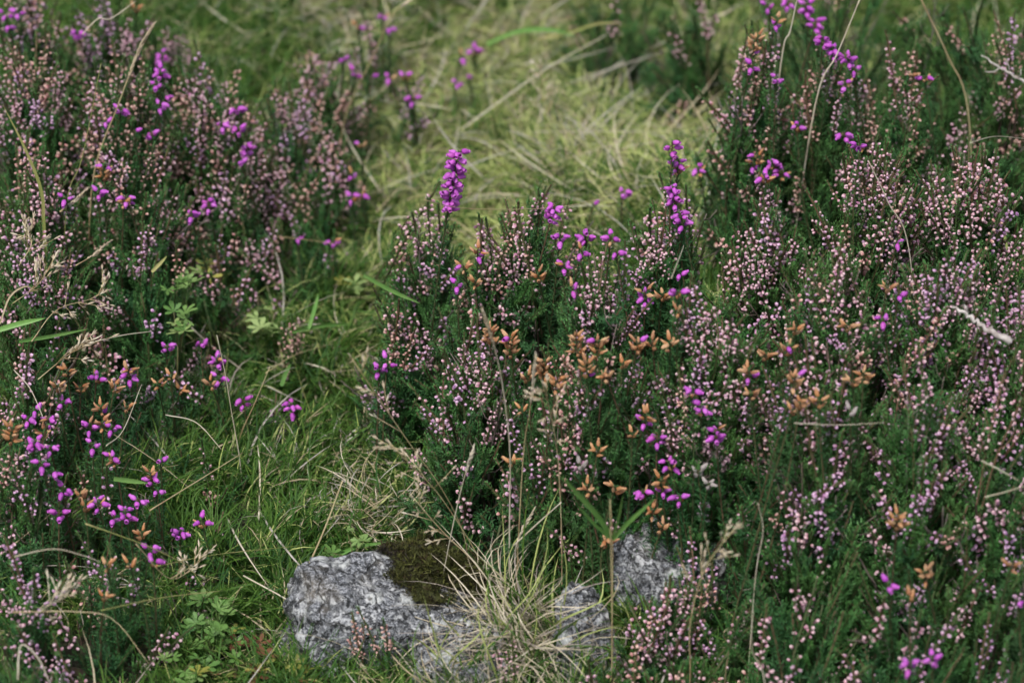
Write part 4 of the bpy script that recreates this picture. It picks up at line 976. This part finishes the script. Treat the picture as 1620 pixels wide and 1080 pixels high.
def herb(label, px, py, n, rad, mts, h=.02, sc=1.0):
    c = hit(px, py, lambda x, y: ground(x, y) + max(h, canopy_h(x, y) * .98)); g = Vector((c.x, c.y, ground(c.x, c.y)))
    root = thing('leafy_herb', label, 'herb', g, 'small fingered-leaf herbs'); up = c.z - g.z
    b = MB()
    for i in range(n):
        a = rnd(0, 6.283); r = rad * math.sqrt(random.random()); p = Vector((r * math.cos(a), r * math.sin(a) * 1.2, up + rnd(-.008, .006)))
        st_ = Vector((0, 0, up * rnd(.6, .8))); b.tube([st_, st_.lerp(p, .5) + Vector((0, 0, .002)), p], [.0004, .00035, .0003], 4)
        o = bpy.data.objects.new('leaf', random.choice(HERB[random.choice(mts)])); link(o, root); o.location = p
        s = rnd(.75, 1.2) * sc; o.scale = (s, s, s); o.rotation_euler = (rnd(-.4, .5), rnd(-.4, .4), rnd(0, 6.28))
    b.tube([Vector((0, 0, -.003)), Vector((rnd(-.003, .003), 0, up * .4)), Vector((0, 0, up * .82))], [.0007, .0006, .0005], 5)
    b.obj('petioles', [M['herb_stem']], root)['kind'] = 'stuff'
herb('pale green fingered herb spray beside the left grass path', 405, 517, 9, .018, ['herb_pale'], .035, 1.05)
herb('bright green herb rosette in the dark left heather', 280, 512, 7, .012, ['herb', 'herb_pale'], .03)
herb('green herb with stacked whorled leaves in the left heather', 287, 455, 10, .014, ['herb'], .04)
herb('yellowish pale herb at the edge of the left heather', 335, 415, 5, .010, ['herb_pale', 'herb_yellow'], .04)
herb('green herb growing on the upper left corner of the lichened rock', 560, 868, 10, .02, ['herb'], .035, .8)
herb('green herb leaves left of the lichened rock', 345, 975, 12, .022, ['herb'], .025)
herb('yellow green herb left of the lichened rock above the reddish leaves', 335, 1020, 12, .022, ['herb_yellow', 'herb'], .02)
herb('reddish brown withered herb left of the lichened rock', 375, 1045, 16, .026, ['herb_red', 'herb_red', 'herb_yellow'], .018)
herb('rusty withered herb at the bottom below the lichened rock', 500, 1065, 12, .018, ['herb_red', 'herb_yellow'], .015)
herb('yellow green herb at the bottom left edge of the reddish leaves', 285, 1060, 8, .016, ['herb_yellow', 'herb'], .018)
herb('small pale herb on the path beside the reddish heather sprigs', 545, 452, 5, .012, ['herb_pale', 'herb_yellow'], .012)
herb('tiny green herb by the dry tussock left of the middle bush', 555, 800, 8, .02, ['herb'], .012, .7)

# ------------------------------------------------------------------ loose ling sprigs beside the rock, dead twigs
def lone_sprig(label, px, py, kind, n=2, h=.06):
    c = hit(px, py, lambda x, y: ground(x, y) + h); root = thing('heather_sprig', label, 'heather', (c.x, c.y, ground(c.x, c.y)), 'lone heather sprigs')
    for i in range(n):
        sm, bm_ = random.choice(SPRIGS); sp = bpy.data.objects.new('flowering_sprig', sm); link(sp, root)
        d = Vector((rnd(-.25, .25), rnd(-.3, .1), 1)).normalized(); s = rnd(.8, 1.0) * (h + .02) / .095
        s = max(.7, min(1.1, s)); sp.location = Vector((rnd(-.008, .008), rnd(-.008, .008), h + .02 - .095 * s)); sp.rotation_mode = 'QUATERNION'; sp.rotation_quaternion = frame_to(d); sp.scale = (s, s, s)
        bo = bpy.data.objects.new('flower_buds', bm_[kind]); link(bo, sp); bo['kind'] = 'stuff'
lone_sprig('pink heather sprig standing before the big lichened rock', 628, 1000, 'tan', 2, .05)
lone_sprig('short pink heather sprig left of the taller one before the lichened rock', 592, 1020, 'tan', 1, .04)
lone_sprig('reddish heather sprig leaning on the grass path left of the middle bush', 470, 520, 'tan', 2, .05)
lone_sprig('second reddish heather sprig low on the path near the fingered herb', 440, 550, 'tan', 2, .03)
lone_sprig('pink heather sprig at the bottom below the dry tussock', 820, 1055, 'pink', 2, .045)

def twig(label, pts, r, branches, lift=.02):
    P = path3(pts, 'lie', lift, 16); o = P[0].copy(); b = MB()
    Q = [p - o + vrand() * r * .5 for p in P]; b.tube(Q, [r * (1.25 - .7 * i / 16) * rnd(.8, 1.2) for i in range(17)], 7)
    ob = b.obj('dead_twig', [M['deadwood']]); ob.location = o; tag(ob, label, 'twig', 'bleached dead twigs')
    for t, d, l in branches:
        p, dd = along(Q, t); e = Vector(d).normalized(); bb = MB()
        bb.tube([p, p + e * l * .5 + vrand() * .001, p + e * l], [r * .6, r * .5, r * .3], 5); bb.obj('side_branch', [M['deadwood']], ob)
twig('thick bleached dead twig lying on the lilac heather at right', [(1600, 541), (1560, 518), (1535, 500), (1508, 484)], .0019, [(.75, (-.2, 0, .6), .006), (.3, (.5, .2, .3), .005)], .022)
twig('thin pale dead twig with side branches at the top right edge', [(1625, 132), (1590, 112), (1554, 88)], .0010, [(.4, (-.3, 0, .9), .012), (.6, (-1, 0, -.3), .012), (.2, (.2, 0, .8), .008)], .03)
print('objects', len(bpy.data.objects), 'bells', nb)
